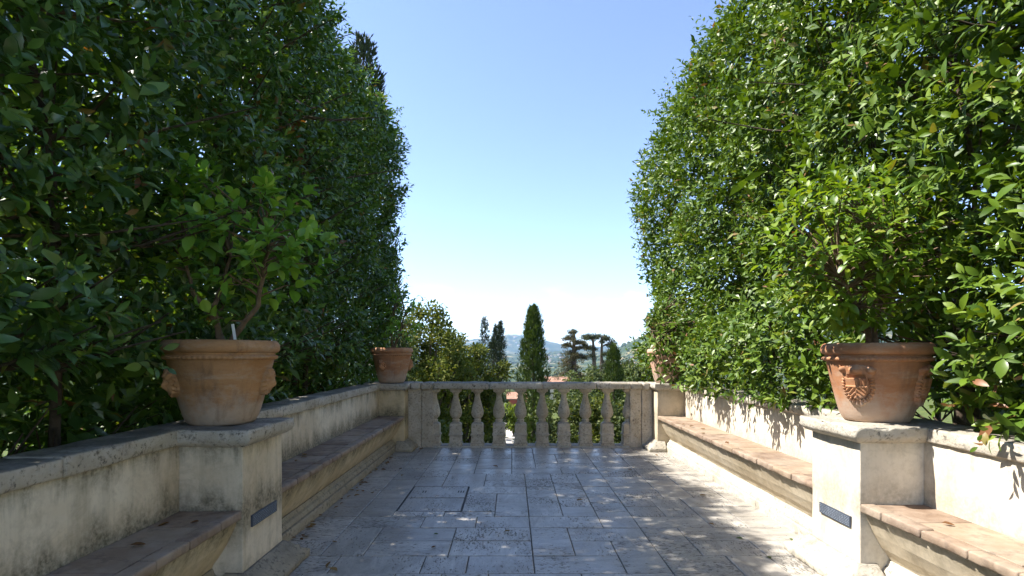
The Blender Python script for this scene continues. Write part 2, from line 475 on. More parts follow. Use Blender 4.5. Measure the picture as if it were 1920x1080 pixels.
def lathe(name, prof, n, mat, parent, loc=(0, 0, 0), smooth=True, jit=0.0):
    V, F = [], []
    for (r, z) in prof:
        for i in range(n):
            a = 2 * math.pi * i / n
            rr = r * (1 + jit * mnoise.noise(Vector((math.cos(a) * 1.5, math.sin(a) * 1.5, z * 4))))
            V.append((rr * math.cos(a), rr * math.sin(a), z))
    for k in range(len(prof) - 1):
        for i in range(n):
            a, b = k * n + i, k * n + (i + 1) % n
            F.append((a, b, b + n, a + n))
    F.append(tuple(range(n))[::-1])
    F.append(tuple(range((len(prof) - 1) * n, len(prof) * n)))
    return obj_from(name, V, F, mat, parent, smooth, loc)

def tube_np(pts, radii, n=6):
    pts = [Vector(p) for p in pts]
    V, F = [], []
    ref = Vector((0.3, 0.9, 0.2))
    for i, p in enumerate(pts):
        d = (pts[min(i + 1, len(pts) - 1)] - pts[max(i - 1, 0)]).normalized()
        u = d.cross(ref)
        if u.length < 1e-3: u = d.cross(Vector((1, 0, 0)))
        u.normalize(); w = d.cross(u)
        for k in range(n):
            a = 2 * math.pi * k / n
            q = p + (u * math.cos(a) + w * math.sin(a)) * radii[i]
            V.append(q[:])
    for i in range(len(pts) - 1):
        for k in range(n):
            a, b = i * n + k, i * n + (k + 1) % n
            F.append((a, a + n, b + n)); F.append((a, b + n, b))
    top = (len(pts) - 1) * n
    for k in range(1, n - 1):
        F.append((top, top + k, top + k + 1))
        F.append((0, k + 1, k))
    return np.array(V), np.array(F)

def tubes_obj(name, lines, mat, parent, n=6):
    Vs, Fs, o = [], [], 0
    for pts, rad in lines:
        v, f = tube_np(pts, rad, n)
        Vs.append(v); Fs.append(f + o); o += len(v)
    return np_mesh(name, np.concatenate(Vs), np.concatenate(Fs), mat, parent, smooth=True)

# ------------------------------------------------------------------ leaves
def leaf_shape(w, droop=0.10, fold=0.16, fine=True):
    """unit-length leaf along +y, blade facing +z"""
    if fine:
        V = np.array([(0, 0, 0), (-.40 * w, .26, fold * w), (.40 * w, .26, fold * w), (0, .27, .02),
                      (-.5 * w, .52, fold * w), (.5 * w, .52, fold * w), (0, .54, .02),
                      (-.32 * w, .80, fold * w * .5 - droop * .5), (.32 * w, .80, fold * w * .5 - droop * .5), (0, .80, -droop * .45), (0, 1, -droop)])
        F = np.array([(0, 3, 1), (0, 2, 3), (3, 6, 4), (3, 4, 1), (2, 5, 6), (2, 6, 3), (6, 9, 7), (6, 7, 4), (5, 8, 9), (5, 9, 6), (9, 10, 7), (8, 10, 9)])
    else:
        V = np.array([(0, 0, 0), (-.5 * w, .45, fold * w), (.5 * w, .45, fold * w), (0, .45, .0), (0, 1, -droop)])
        F = np.array([(0, 3, 1), (0, 2, 3), (3, 4, 1), (2, 4, 3)])
    return V, F

def frames(fwd, nrm):
    y = fwd / np.maximum(np.linalg.norm(fwd, axis=1, keepdims=True), 1e-6)
    z = nrm - y * (nrm * y).sum(1, keepdims=True)
    z = z / np.maximum(np.linalg.norm(z, axis=1, keepdims=True), 1e-6)
    x = np.cross(y, z)
    return np.stack([x, y, z], axis=2)          # columns

def leaves_join(name, pos, Rm, size, rnd, shape, mat, parent, loc=(0, 0, 0)):
    bv, bf = shape
    V = pos[:, None, :] + np.einsum('nij,kj->nki', Rm, bv) * size[:, None, None]
    n, k = len(pos), len(bv)
    F = (bf[None, :, :] + (np.arange(n) * k)[:, None, None]).reshape(-1, 3)
    return np_mesh(name, V.reshape(-1, 3) - np.array(loc), F, mat, parent, np.repeat(rnd, k), smooth=True)

def leaves_geo(pos, Rm, size, shape):
    bv, bf = shape
    V = pos[:, None, :] + np.einsum('nij,kj->nki', Rm, bv) * size[:, None, None]
    F = (bf[None, :, :] + (np.arange(len(pos)) * len(bv))[:, None, None]).reshape(-1, 3)
    return V.reshape(-1, 3), F

def leaf_objects(pos, Rm, size, mesh, parent, loc):
    for p, r, s in zip(pos, Rm, size):
        o = bpy.data.objects.new('leaf', mesh)
        m = Matrix([[*(r[i] * s), p[i] - loc[i]] for i in range(3)] + [[0, 0, 0, 1]])
        C.objects.link(o)
        o.parent = parent
        o.matrix_local = m

def leaf_mesh(name, shape, mat):
    me = bpy.data.meshes.new(name)
    me.from_pydata([tuple(v) for v in shape[0]], [], [tuple(int(i) for i in f) for f in shape[1]])
    me.polygons.foreach_set('use_smooth', [True] * len(me.polygons))
    me.materials.append(M[mat])
    return me

def sprigs(P, A, K, length, spread=(75, 30), leaf=(0.085, 0.12), droop=0.25, fac=None, up=.5):
    """K leaves round each stem; returns pos, frame, size"""
    S = len(P)
    A = A / np.linalg.norm(A, axis=1, keepdims=True)
    ref = rng.normal(size=(S, 3))
    U = np.cross(A, ref); U /= np.linalg.norm(U, axis=1, keepdims=True)
    W = np.cross(A, U)
    pos, Rm, size = [], [], []
    ph = rng.uniform(0, 6.28, S)
    L = length * rng.uniform(0.7, 1.3, S)
    for k in range(K):
        t = k / max(1, K - 1)
        th = np.radians(spread[0] + (spread[1] - spread[0]) * t + rng.normal(0, 12, S))
        a = ph + k * 2.4 + rng.normal(0, 0.3, S)
        rad = U * np.cos(a)[:, None] + W * np.sin(a)[:, None]
        f = A * np.cos(th)[:, None] + rad * np.sin(th)[:, None]
        f[:, 2] -= droop * rng.uniform(0.2, 1.2, S)
        nn = A * np.sin(th)[:, None] - rad * np.cos(th)[:, None] + rng.normal(0, 0.25, (S, 3))
        nn[:, 2] += up
        fr = frames(f, nn); fr[:, :, 0] *= rng.uniform(.72, 1.25, S)[:, None]
        pos.append(P + A * (L * t)[:, None]); Rm.append(fr)
        size.append(rng.uniform(leaf[0], leaf[1], S) * (1 - 0.35 * t * t) * (1 if fac is None else fac))
    return np.concatenate(pos), np.concatenate(Rm), np.concatenate(size)

def vnoise(a, b, s):
    """cheap smooth 2-d noise in about -1..1"""
    return (np.sin(a * 1.7 + s) * np.cos(b * 2.3 - s * 1.3) + 0.6 * np.sin(a * 3.9 - b * 1.1 + s * 2.1)
            + 0.45 * np.cos(b * 5.3 + a * 2.2 - s) + 0.3 * np.sin(a * 7.7 + b * 6.1 + s * 3)) / 1.7

# ------------------------------------------------------------------ terrace dimensions (metres; floor z = 0)
LX, RX = -1.60, 2.16            # inner faces of the pillars / seat edges
LW, RW = -1.975, 2.555          # faces of the parapet walls
CAP0, CAP1 = 0.905, 0.995
NLY, NRY, FY = (3.17, 3.71), (3.31, 3.84), (7.92, 8.42)
SEAT = 0.515
PAV_Y0, PAV_Y1 = 2.6, 8.20

# ------------------------------------------------------------------ ground: one sheet to the horizon
def ridge(x, ys, u, v):
    """height of a skyline point list seen at distance ys"""
    return np.interp(x, (np.array(u) - 960) * ys / 1000, 1.45 + (662 - np.array(v)) * ys / 1000)

def terrain_h(x, y):
    z = np.interp(y, [-60, 8.7, 9.4, 30, 60, 110, 200, 450, 900, 1500, 4000, 20000], [-.45, -.45, -5.0, -5.2, -6.2, -9, -17, -40, -58, -62, -66, -70])
    side = np.clip((np.abs(x) - 25) / 60, 0, 1) * np.clip((40 - y) / 30, 0, 1)
    z = z + side * 3.0 * np.clip((y - 9) / 5, 0, 1)
    z = z + vnoise(x / 90, y / 90, 1.0) * np.clip((y - 60) / 300, 0, 1) * 5
    far = ridge(x, 9500, [-1500, 0, 500, 780, 880, 925, 940, 953, 962, 968, 980, 1000, 1022, 1050, 1090, 1160, 1220, 1500, 2200, 3500],
                [640, 622, 632, 640, 637, 634, 630, 628, 631, 630, 626.5, 631, 639, 646, 649, 650, 648, 640, 636, 640])
    w = np.exp(-((y - 9500) / 1300.0) ** 2)
    rough = 1 + 0.05 * vnoise(x / 260, y / 300, 2.0) + 0.03 * vnoise(x / 90, y / 100, 4.0)
    z = z + (far + 68) * w * rough
    mid = ridge(x, 5200, [-1500, 300, 800, 960, 1010, 1050, 1100, 1160, 1250, 2600], [659, 655, 661, 664, 663, 659, 657, 658, 655, 655])
    z = z + (mid + 67) * np.exp(-((y - 5200) / 900.0) ** 2) * (1 + 0.08 * vnoise(x / 160, y / 160, 6.0))
    near = ridge(x, 2900, [-4000, 700, 900, 1080, 1130, 1160, 1180, 1205, 1230, 1280, 1400, 1700, 3500], [686, 686, 686, 686, 672, 654, 645, 634, 622, 610, 600, 590, 600])
    z = z + (near + 68) * np.exp(-((y - 2900) / 620.0) ** 2) * (1 + 0.04 * vnoise(x / 70, y / 80, 3.0))
    return z

ys = np.concatenate([np.linspace(-60, 8, 12), np.array([8.5, 8.7, 8.9, 9.1, 9.25, 9.4]), np.linspace(10, 60, 40), np.geomspace(64, 14000, 190)])
ss = np.linspace(-1, 1, 261); ss = np.sign(ss) * np.abs(ss) ** 1.45
X = ss[None, :] * (60 + 1.25 * np.maximum(ys, 0))[:, None]
Y = np.repeat(ys[:, None], len(ss), 1)
Z = terrain_h(X, Y)
nr, nc = X.shape
ii = (np.arange(nr - 1)[:, None] * nc + np.arange(nc - 1)[None, :]).ravel()
F = np.stack([ii, ii + 1, ii + nc + 1, ii + nc], 1)

def mat_ground():
    t = NT('ground_cover')
    p = t.pos()
    y = t.n('SeparateXYZ', None, Vector=p).outputs['Y']
    far = t.rng(y, 150, 400)
    g = t.mix(t.rng(t.noise(p, 0.9, 5), 0.35, 0.65), (0.055, 0.085, 0.02), (0.11, 0.13, 0.035))
    g = t.mix(t.math('MULTIPLY', t.rng(t.noise(p, 5, 5), 0.5, 0.7), 0.6), g, (0.10, 0.08, 0.05))
    patch = t.noise(t.map(p, (1, 1, 0.4)), 0.0034, 6, 0.62)
    w = t.ramp(patch, [(0.36, (0.028, 0.045, 0.016)), (0.47, (0.045, 0.065, 0.022)), (0.55, (0.10, 0.11, 0.04)), (0.61, (0.28, 0.23, 0.12)), (0.72, (0.34, 0.28, 0.16))])
    w = t.mix(t.rng(t.noise(p, 0.03, 5, 0.7), 0.46, 0.60), w, (0.028, 0.044, 0.016))
    return t.finish(t.mix(far, g, w), 0.95, t.noise(p, 0.05, 6, 0.7), 0.5, 4.0, 0.1)
M['ground'] = mat_ground()
o = np_mesh('ground', np.stack([X.ravel(), Y.ravel(), Z.ravel()], 1), F, 'ground', smooth=True)
tag(o, kind='structure', label='ground falling from the terrace garden to the hazy valley and hills')

# ------------------------------------------------------------------ pavement: every travertine slab is a piece
pav = obj_from('pavement', *(lambda v, f: (v, f))(*grid_box(LX - 0.35, RX + 0.4, 0.2, PAV_Y1 + 0.3, -0.35, -0.006, 4.0)), 'grout')
tag(pav, kind='structure', label='travertine paved terrace floor')
CELL = 0.1525
cols, rows = 28, 37
px0, py0 = -1.07 - 5 * CELL, 5.80 - 21 * CELL
occ = np.zeros((rows, cols), bool)
cov_r, cov_c = 15, 5                      # access cover: 4 x 6 cells
occ[cov_r:cov_r + 6, cov_c:cov_c + 4] = True
sizes = [((4, 2), .28), ((3, 2), .22), ((2, 2), .14), ((2, 3), .08), ((2, 4), .12), ((3, 4), .07), ((5, 2), .09)]
def slab_mesh(w, h):
    c = 0.004
    z = 0.0
    V = [(-w/2, -h/2, -.03), (w/2, -h/2, -.03), (w/2, h/2, -.03), (-w/2, h/2, -.03),
         (-w/2, -h/2, z - c), (w/2, -h/2, z - c), (w/2, h/2, z - c), (-w/2, h/2, z - c),
         (-w/2 + c, -h/2 + c, z), (w/2 - c, -h/2 + c, z), (w/2 - c, h/2 - c, z), (-w/2 + c, h/2 - c, z)]
    Fq = [(8, 9, 10, 11)]
    for i in range(4):
        j = (i + 1) % 4
        Fq += [(i, j, 4 + j, 4 + i), (4 + i, 4 + j, 8 + j, 8 + i)]
    me = bpy.data.meshes.new('paving_slab'); me.from_pydata(V, [], Fq); me.materials.append(M['tile'])
    return me
cache = {}
for r in range(rows):
    for c in range(cols):
        if occ[r, c]: continue
        free = 0
        while c + free < cols and not occ[r, c + free] and free < 6: free += 1
        opts = [(s, p) for s, p in sizes if s[0] <= free and r + s[1] <= rows and not occ[r:r + s[1], c:c + s[0]].any() and free - s[0] != 1]
        if not opts:
            hh = 1
            while r + hh < rows and hh < 2 and not occ[r + hh, c:c + min(free, 3)].any(): hh += 1
            s = (min(free, 3) if free != 4 else 2, hh)
        else:
            tot = sum(p for _, p in opts); x = random.random() * tot
            for s, p in opts:
                x -= p
                if x <= 0: break
        occ[r:r + s[1], c:c + s[0]] = True
        if s not in cache:
            cache[s] = slab_mesh(s[0] * CELL - 0.006, s[1] * CELL - 0.006)
        o = bpy.data.objects.new('paving_slab', cache[s])
        o.location = (px0 + (c + s[0] / 2) * CELL, py0 + (r + s[1] / 2) * CELL, random.uniform(-.003, .002))
        o.rotation_euler = (random.gauss(0, .0012), random.gauss(0, .0012), random.gauss(0, .0012))
        link(o, pav)

# access cover let into the paving
cx, cy = px0 + (cov_c + 2) * CELL, py0 + (cov_r + 3) * CELL
cov = empty('access_cover', (cx, cy, 0), 'rectangular two-piece stone access cover framed in dark metal, set in the paving', 'access cover')
for sgn in (-1, 1):
    me = slab_mesh(4 * CELL - 0.034, 3 * CELL - 0.022)
    p_ = link(bpy.data.objects.new('cover_panel', me), cov)
    p_.location = (0, sgn * 1.5 * CELL, 0.0)
V, Fq = [], []
W2, H2 = 2 * CELL - 0.003, 3 * CELL - 0.003
for (a, b, c, d) in ((-W2, -H2, W2, -H2 + .007), (-W2, H2 - .007, W2, H2), (-W2, -H2 + .007, -W2 + .007, H2 - .007), (W2 - .007, -H2 + .007, W2, H2 - .007)):
    v, f = grid_box(a, c, b, d, -.02, -.001, 9)
    Fq += [tuple(i + len(V) for i in q) for q in f]; V += [tuple(x) for x in v]
obj_from('cover_frame', V, Fq, 'iron', cov)
for sx in (-.17, .2):
    for k in range(3 if sx > 0 else 2):
        v, f = grid_box(sx + k * .026, sx + k * .026 + .013, .2, .275, -.004, .0012, 9)
        obj_from('lifting_slot', v, f, 'iron', cov)

# ------------------------------------------------------------------ walls, benches, pillars, built once per side
def side(sx, face, seat_x, near, plaster, ochre, stone, words):
    """sx -1: shaded side, +1: sunlit side; 'face' the wall plane, 'seat_x' the seat edge"""
    back = face + sx * 0.24
    runs = [(-0.6, near[0]), (near[1], FY[0])]
    for ri, (y0, y1) in enumerate(runs):
        which = words['run'][ri]
        # parapet wall
        w = empty('parapet_wall', ((face + back) / 2, (y0 + y1) / 2, 0), words['wall'][ri], 'wall', words['wallgroup'])
        w['kind'] = 'thing'
        ox, oy = w.location.x, w.location.y
        def shift(v): return (v[0] - ox, v[1] - oy, v[2])
        a, b = sorted((face, back))
        rough_box('plaster_face', a, b, y0, y1, -0.4, CAP0 + .003, plaster, w, 0.12, 0.006, 0.004, fn=shift)
        yy = y0
        L = 0.0
        while yy < y1 - 0.02:
            L = random.uniform(0.75, 1.25)
            e = yy + L
            if y1 - e < 0.45: e = y1
            ca, cb = sorted((face - sx * 0.022, back + sx * 0.02))
            rough_box('coping_stone', ca, cb, yy + .002, e - .002, CAP0 + random.uniform(-.002, .002), CAP1 + random.uniform(-.003, .003), stone, w, 0.03, 0.012, 0.005, 0.012, fn=shift)
            yy = e
        # bench
        bn = empty('stone_bench', (seat_x, (y0 + y1) / 2, 0), words['bench'][ri], 'bench', words['benchgroup'])
        bx_, by_ = bn.location.x, bn.location.y
        def P(lst): return [(seat_x + sx * d - bx_, z) for d, z in lst]
        extrude_y('bench_support', P([(0.03, SEAT - .048), (0.045, .42), (0.085, .33), (0.135, .245), (0.17, .20), (0.185, .17), (0.30, .17), (0.375, .3), (0.375, SEAT - .048)]), y0 - by_, y1 - by_, ochre, bn, 0.08, 0.006)
        ym = y0 if ri == 0 else y0 + 0.03
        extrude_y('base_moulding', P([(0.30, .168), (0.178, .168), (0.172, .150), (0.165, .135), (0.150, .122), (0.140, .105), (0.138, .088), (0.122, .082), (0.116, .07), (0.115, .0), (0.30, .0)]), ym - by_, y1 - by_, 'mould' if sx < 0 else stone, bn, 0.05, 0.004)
        # seat: edge bricks and tiles bedded on mortar
        a, b = sorted((seat_x + sx * 0.012, face))
        v, f = grid_box(a - bx_, b - bx_, y0 - by_, y1 - by_, SEAT - .047, SEAT - .010, 9)
        obj_from('mortar_bed', v, f, 'mortar', bn)
        yy = y0
        while yy < y1 - .01:
            L = random.uniform(.24, .30); e = yy + L
            if y1 - e < .15: e = y1
            a, b = sorted((seat_x - sx * random.uniform(-.003, .005), seat_x + sx * 0.085))
            dz = random.uniform(-.003, .003)
            rough_box('edge_brick', a - bx_, b - bx_, yy + .003 - by_, e - .003 - by_, SEAT - .05, SEAT + dz, 'brick', bn, 0.035, 0.010, 0.003, 0.008)
            yy = e
        yy = y0
        while yy < y1 - .01:
            L = random.uniform(.27, .31); e = yy + L
            if y1 - e < .15: e = y1
            a, b = sorted((seat_x + sx * 0.089, face - sx * 0.001))
            rough_box('seat_tile', a - bx_, b - bx_, yy + .0025 - by_, e - .0025 - by_, SEAT - .035, SEAT - .003 + random.uniform(-.002, .002), 'brick', bn, 0.14, 0.004, 0.001, smooth=False)
            yy = e
    # pillars
    for pi, (y0, y1) in enumerate([near, FY]):
        pl = empty('pillar', ((seat_x + back) / 2, (y0 + y1) / 2, 0), words['pillar'][pi], 'pillar', words['pillargroup'])
        pl['kind'] = 'thing'
        ox, oy = pl.location.x, pl.location.y
        def shift(v): return (v[0] - ox, v[1] - oy, v[2])
        a, b = sorted((seat_x, back + sx * .02))
        rough_box('shaft', a, b, y0, y1, 0, CAP0 + .004, plaster if pi == 0 else ochre, pl, 0.06, 0.007, 0.004, fn=shift)
        ov = 0.068 if pi == 0 else 0.05
        a, b = sorted((seat_x - sx * ov, back + sx * .05))
        zc = CAP0 - 0.010
        def capfn(v, seat_x=seat_x, y0=y0, y1=y1, ov=ov):
            # moulded underside: the lower part of the slab tucks back to the shaft
            k = max(0.0, min(1.0, (CAP0 + 0.032 - v[2]) / 0.05)) ** 1.6
            x = v[0]
            d = (x - seat_x) * sx
            if d < 0: x = seat_x + sx * (d * (1 - 0.9 * k))
            y = v[1]
            if y < y0: y = y0 + (y - y0) * (1 - 0.9 * k)
            if y > y1: y = y1 + (y - y1) * (1 - 0.9 * k)
            return shift((x, y, v[2]))
        rough_box('cap_stone', a, b, y0 - (0.06 if pi == 0 else .04), y1 + 0.05, zc, CAP1 + 0.002, stone if sx > 0 else 'stone', pl, 0.016, 0.012, 0.007, 0.040, fn=capfn)
        # moulded foot on the path side
        ft = 0.15
        a, b = sorted((seat_x - sx * ft, seat_x + sx * 0.11))
        def footfn(v, seat_x=seat_x, y0=y0, y1=y1):
            z = v[2]
            k = 0.0 if z < .07 else (.32 if z < .09 else .32 + .58 * min(1, (z - .09) / .055) ** .7)
            x, y = v[0], v[1]
            d = (x - seat_x) * sx
            if d < 0: x = seat_x + sx * d * (1 - k)
            if y < y0: y = y0 + (y - y0) * (1 - k)
            if y > y1: y = y1 + (y - y1) * (1 - k)
            return shift((x, y, z))
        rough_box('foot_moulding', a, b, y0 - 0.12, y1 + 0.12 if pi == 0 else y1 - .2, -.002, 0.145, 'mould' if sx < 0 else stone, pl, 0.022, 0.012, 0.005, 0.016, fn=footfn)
        if pi == 0:   # small plaque with rows of tiny print
            py = y0 + 0.20 if sx < 0 else y0 + 0.185
            zz = 0.42 if sx < 0 else 0.375
            px = seat_x - sx * 0.006
            a, b = sorted((px - sx * .006, px + sx * .006))
            g = rough_box('plaque', a, b, py - .005 - .10, py + .235, zz - .036, zz + .036, 'plaque', pl, 0.2, 0.002, 0, smooth=False, fn=shift)
            V, Fq = [], []
            random.seed(4)
            for rrow in range(6):
                zc_ = zz + .026 - rrow * .0104
                ys_ = py - .094
                while ys_ < py + .215:
                    wl_ = random.uniform(.008, .026)
                    x_ = px - sx * .0065
                    Vn = [(x_, ys_, zc_ - .0022), (x_, ys_ + wl_, zc_ - .0022), (x_, ys_ + wl_, zc_ + .0022), (x_, ys_, zc_ + .0022)]
                    Vn = [shift(q) for q in Vn]
                    Fq.append(tuple(range(len(V), len(V) + 4))); V += Vn
                    ys_ += wl_ + .006
            tx = obj_from('print', V, Fq, 'plaque_text', g)
            tx['kind'] = 'stuff'

side(-1, LW, LX, NLY, 'wall', 'ochre', 'stone', dict(
    run=('a', 'b'), wallgroup='parapet walls', benchgroup='benches along the walls', pillargroup='terrace pillars',
    wall=('shaded plastered parapet wall in front of the near shaded pillar, mildew streaks', 'shaded plastered parapet wall between the two pillars of the shaded side'),
    bench=('shaded brick-topped bench ending at the near shaded pillar with slate plaque', 'long shaded brick-topped bench between the two pillars of the shaded side'),
    pillar=('stained pillar in the shade carrying the big brown pot, slate plaque on it', 'shaded corner pillar where the balustrade meets the dark hedge side')))
side(1, RW, RX, NRY, 'wall_clean', 'ochre_clean', 'stone_clean', dict(
    run=('a', 'b'), wallgroup='parapet walls', benchgroup='benches along the walls', pillargroup='terrace pillars',
    wall=('sunlit parapet wall with leaf shadow, in front of the crested pot pillar', 'sunlit white parapet wall between the two pillars of the sunny side'),
    bench=('sunlit brick-topped bench ending at the pillar with the crested pot', 'long sunlit brick-topped bench running back to the balustrade'),
    pillar=('sunlit white pillar carrying the crested red pot, slate plaque on it', 'sunlit corner pillar at the bright end of the balustrade')))

# ------------------------------------------------------------------ balustrade
BY = 8.32
bal = empty('balustrade', (0.30, BY, 0), 'weathered stone balustrade of pear-shaped balusters closing the terrace', 'balustrade')
def sh(v): return (v[0] - 0.30, v[1] - BY, v[2])
xs = [LX - 0.0, -1.40, -1.215, -0.35, 0.47, 1.29, 1.815, 1.995, RX]
xs[0] += .052; xs[-1] -= .052
for a, b in zip(xs[:-1], xs[1:]):
    rough_box('rail_stone', a + .0015, b - .0015, BY - .19, BY + .17, CAP0 - .008, CAP1 + random.uniform(-.002, .004), 'stone', bal, 0.025, 0.022, 0.005, 0.012, fn=sh)
rough_box('base_course', -1.215 - .0, 1.815, BY - .135, BY + .14, -.3, 0.022, 'stone_clean', bal, 0.05, 0.01, 0.004, 0.006, fn=sh)
for a, b, yo in ((LX + .0, -1.40, 0), (-1.398, -1.215, .012), (1.815, 1.992, .012), (1.994, RX, 0)):
    rough_box('end_pier', a + .001, b - .001, BY - .115 + yo, BY + .12, -.05, CAP0 - .006, 'baluster', bal, 0.03, 0.008, 0.005, 0.006, fn=sh)
# baluster: square pedestal, turned vase, square abacus in one carved piece
def baluster_mesh():
    V, Fq = [], []
    n = 20
    def ring(r, z, sq):
        out = []
        for i in range(n):
            a = 2 * math.pi * (i + .5) / n
            c, s = math.cos(a), math.sin(a)
            k = 1 / max(abs(c), abs(s))
            q = r * (1 + (min(k, 1.36) - 1) * sq)
            out.append((q * c, q * s, z))
        return out
    prof = [(.104, .02, 1), (.104, .053, 1), (.092, .057, 1), (.089, .165, 1), (.094, .172, 1), (.101, .180, 1), (.101, .196, 1), (.091, .203, 1),
            (.089, .21, 1), (.088, .335, 1), (.082, .356, .95), (.062, .374, .7), (.046, .384, .2), (.043, .39, 0), (.052, .40, 0), (.053, .412, 0), (.044, .422, 0), (.041, .43, 0),
            (.052, .441, 0), (.069, .462, 0), (.080, .492, 0), (.084, .525, 0), (.081, .56, 0), (.073, .60, 0), (.061, .65, 0), (.049, .70, 0), (.040, .75, 0),
            (.035, .79, 0), (.036, .81, 0), (.043, .822, 0), (.056, .838, .2), (.068, .848, .8), (.083, .852, 1), (.085, .856, 1), (.085, .90, 1)]
    for r, z, sq in prof:
        V += ring(r * (1.13 if sq < .5 else 1.04), z, sq)
    for k in range(len(prof) - 1):
        for i in range(n):
            a, b = k * n + i, k * n + (i + 1) % n
            Fq.append((a, b, b + n, a + n))
    return V, Fq
for i in range(10):
    V, Fq = baluster_mesh()
    x = -1.212 + i * 0.3366
    out = []
    for v in V:
        q = Vector(v) + Vector((i * 7.0, 0, 0))
        a = 1 + .04 * mnoise.noise(q * 9) + .03 * mnoise.noise(q * 30)
        out.append((v[0] * a, v[1] * a, v[2]))
    o = obj_from('baluster', out, Fq, 'baluster', bal, False, (x - .30, 0, 0))
    o.data.polygons.foreach_set('use_smooth', [11 * 20 <= k < 30 * 20 for k in range(len(o.data.polygons))])

# ------------------------------------------------------------------ terracotta pots
def pot_r(z, H, rb, rn):
    """outer radius of the bowl below the rim"""
    t = z / (H * 0.82)
    return rb + (rn - rb) * (t ** 0.82)

def crest_mesh(rfun, zc, w, h, kind):
    """moulded ornament on the bowl: cartouche with quartered shield, or a mask with curls"""
    NA, NB = 72, 84
    V, idx, Fq = [], {}, []
    def height(a, b):
        r = math.hypot(a, b * .96)
        th = math.atan2(b, a)
        edge = 0.92 + .05 * math.cos(th * 2) + (.10 if b > .5 and abs(a) < .35 else 0) + .06 * math.cos(4 * th)
        if kind == 'crest':
            W = np.interp(b, [-1.08, -1.0, -.8, -.5, -.2, .2, .5, .62, .78, .92, 1.0], [0.0, .22, .52, .72, .80, .82, .80, .90, .95, .72, .0])
            W = float(W) * (1 + .035 * math.sin(th * 22))
            if abs(a) > W: return None
            Wi = float(np.interp(b, [-.72, -.6, -.3, .3, .36], [0, .3, .50, .52, 0]))
            e_ = min(1.0, (W - abs(a)) / .10)
            if abs(a) < Wi:                      # quartered shield
                hgt = .021
                if abs(a) < .03 or abs(b + .08) < .03: hgt += .007
                elif a > 0 and b > -.08: hgt += .006 * (math.sin(a * 40) > 0)
                elif b < -.08: hgt += .006 * (math.sin(a * 26 + b * 26 * (1 if a > 0 else -1)) > 0)
            elif abs(a) < Wi + .08: hgt = .008
            else:                                # fluted scroll border
                hgt = .017 * e_ + .006 * math.sin(th * 30) * e_
            if b > .34:                          # crown above a hollow
                hgt = .004 if (b < .50 and abs(a) < .42) else .014 * e_ + .022 * max(0, 1 - (a / .34) ** 2 - ((b - .70) / .24) ** 2) + .016 * max(0, 1 - ((abs(a) - .68) / .2) ** 2 - ((b - .76) / .2) ** 2)
            return hgt
        edge = .75 + .15 * math.sin(th) + .07 * math.cos(3 * th)
        if r > edge: return None
        hgt = .018 + .03 * max(0, 1 - (a / .6) ** 2) * max(0, 1 - ((b - .1) / .8) ** 2)
        hgt += .014 * math.exp(-((a / .14) ** 2 + ((b + .02) / .2) ** 2)) - .010 * (math.exp(-(((abs(a) - .26) / .1) ** 2 + ((b - .2) / .1) ** 2)))
        hgt += .006 * math.sin(th * 14) * (r > .5)
        return hgt
    for i in range(NA + 1):
        for j in range(NB + 1):
            a, b = -1.1 + 2.2 * i / NA, -1.15 + 2.3 * j / NB
            hh = height(a, b)
            z = zc + b * h / 2
            rr = rfun(z)
            ang = a * w / 2 / rr
            ro = rr + (hh * 1.25 if hh is not None else -.004)
            idx[i, j] = len(V)
            V.append((ro * math.cos(ang), ro * math.sin(ang), z))
    for i in range(NA):
        for j in range(NB):
            Fq.append((idx[i, j], idx[i + 1, j], idx[i + 1, j + 1], idx[i, j + 1]))
    return V, Fq

def make_pot(loc, R_, H, rb, mat, label, ornaments, kind):
    p = empty('terracotta_pot', loc, label, 'pot', 'terracotta pots on the pillars')
    rn = R_ * .915
    zt = H * .82
    prof = [(rb * .96, 0), (rb, .012)]
    for k in range(1, 15):
        z = .012 + (zt - .012) * k / 14
        prof.append((pot_r(z, H, rb, rn), z))
    prof += [(rn * 1.0, zt + .02), (rn * .95, H * .93), (rn * .9, H * .93)]
    bowl = lathe('bowl', prof, 56, mat, p, jit=.006)
    lathe('rim', [(rn * .93, H * .842), (R_ * .93, H * .85), (R_ * .985, H * .872), (R_, H * .91), (R_ * .995, H * .945), (R_ * .965, H * .985), (R_ * .93, H), (R_ * .84, H), (R_ * .80, H * .975), (R_ * .79, H * .90)], 56, mat, p, jit=.006)
    # rope band of twisted beads
    V, Fq = [], []
    nb = 64
    for i in range(nb * 4):
        a = 2 * math.pi * i / (nb * 4)
        bump = .2 + 1.3 * (.5 + .5 * math.sin(i * math.pi / 2))
        r0 = pot_r(zt, H, rb, rn) + .002
        for (dr, dz) in ((-.004, -.016), (.006 + .006 * bump, -.009), (.009 + .006 * bump, 0), (.006 + .006 * bump, .009), (-.004, .016)):
            V.append(((r0 + dr) * math.cos(a), (r0 + dr) * math.sin(a), zt - .012 + dz))
    for i in range(nb * 4):
        for k in range(4):
            a, b = i * 5 + k, ((i + 1) % (nb * 4)) * 5 + k
            Fq.append((a, b, b + 1, a + 1))
    obj_from('rope_band', V, Fq, mat, bowl, True)
    lathe('soil', [(R_ * .80, H * .88), (R_ * .5, H * .905), (.02, H * .91)], 24, 'soil', p)
    for ang in ornaments:
        V, Fq = crest_mesh(lambda z: pot_r(max(z, .01), H, rb, rn), H * .47, .235 if kind == 'crest' else .13, .265 if kind == 'crest' else .22, kind)
        o = obj_from('crest' if kind == 'crest' else 'mask', V, Fq, mat, bowl, True)
        o.rotation_euler = (0, 0, ang)
    return p

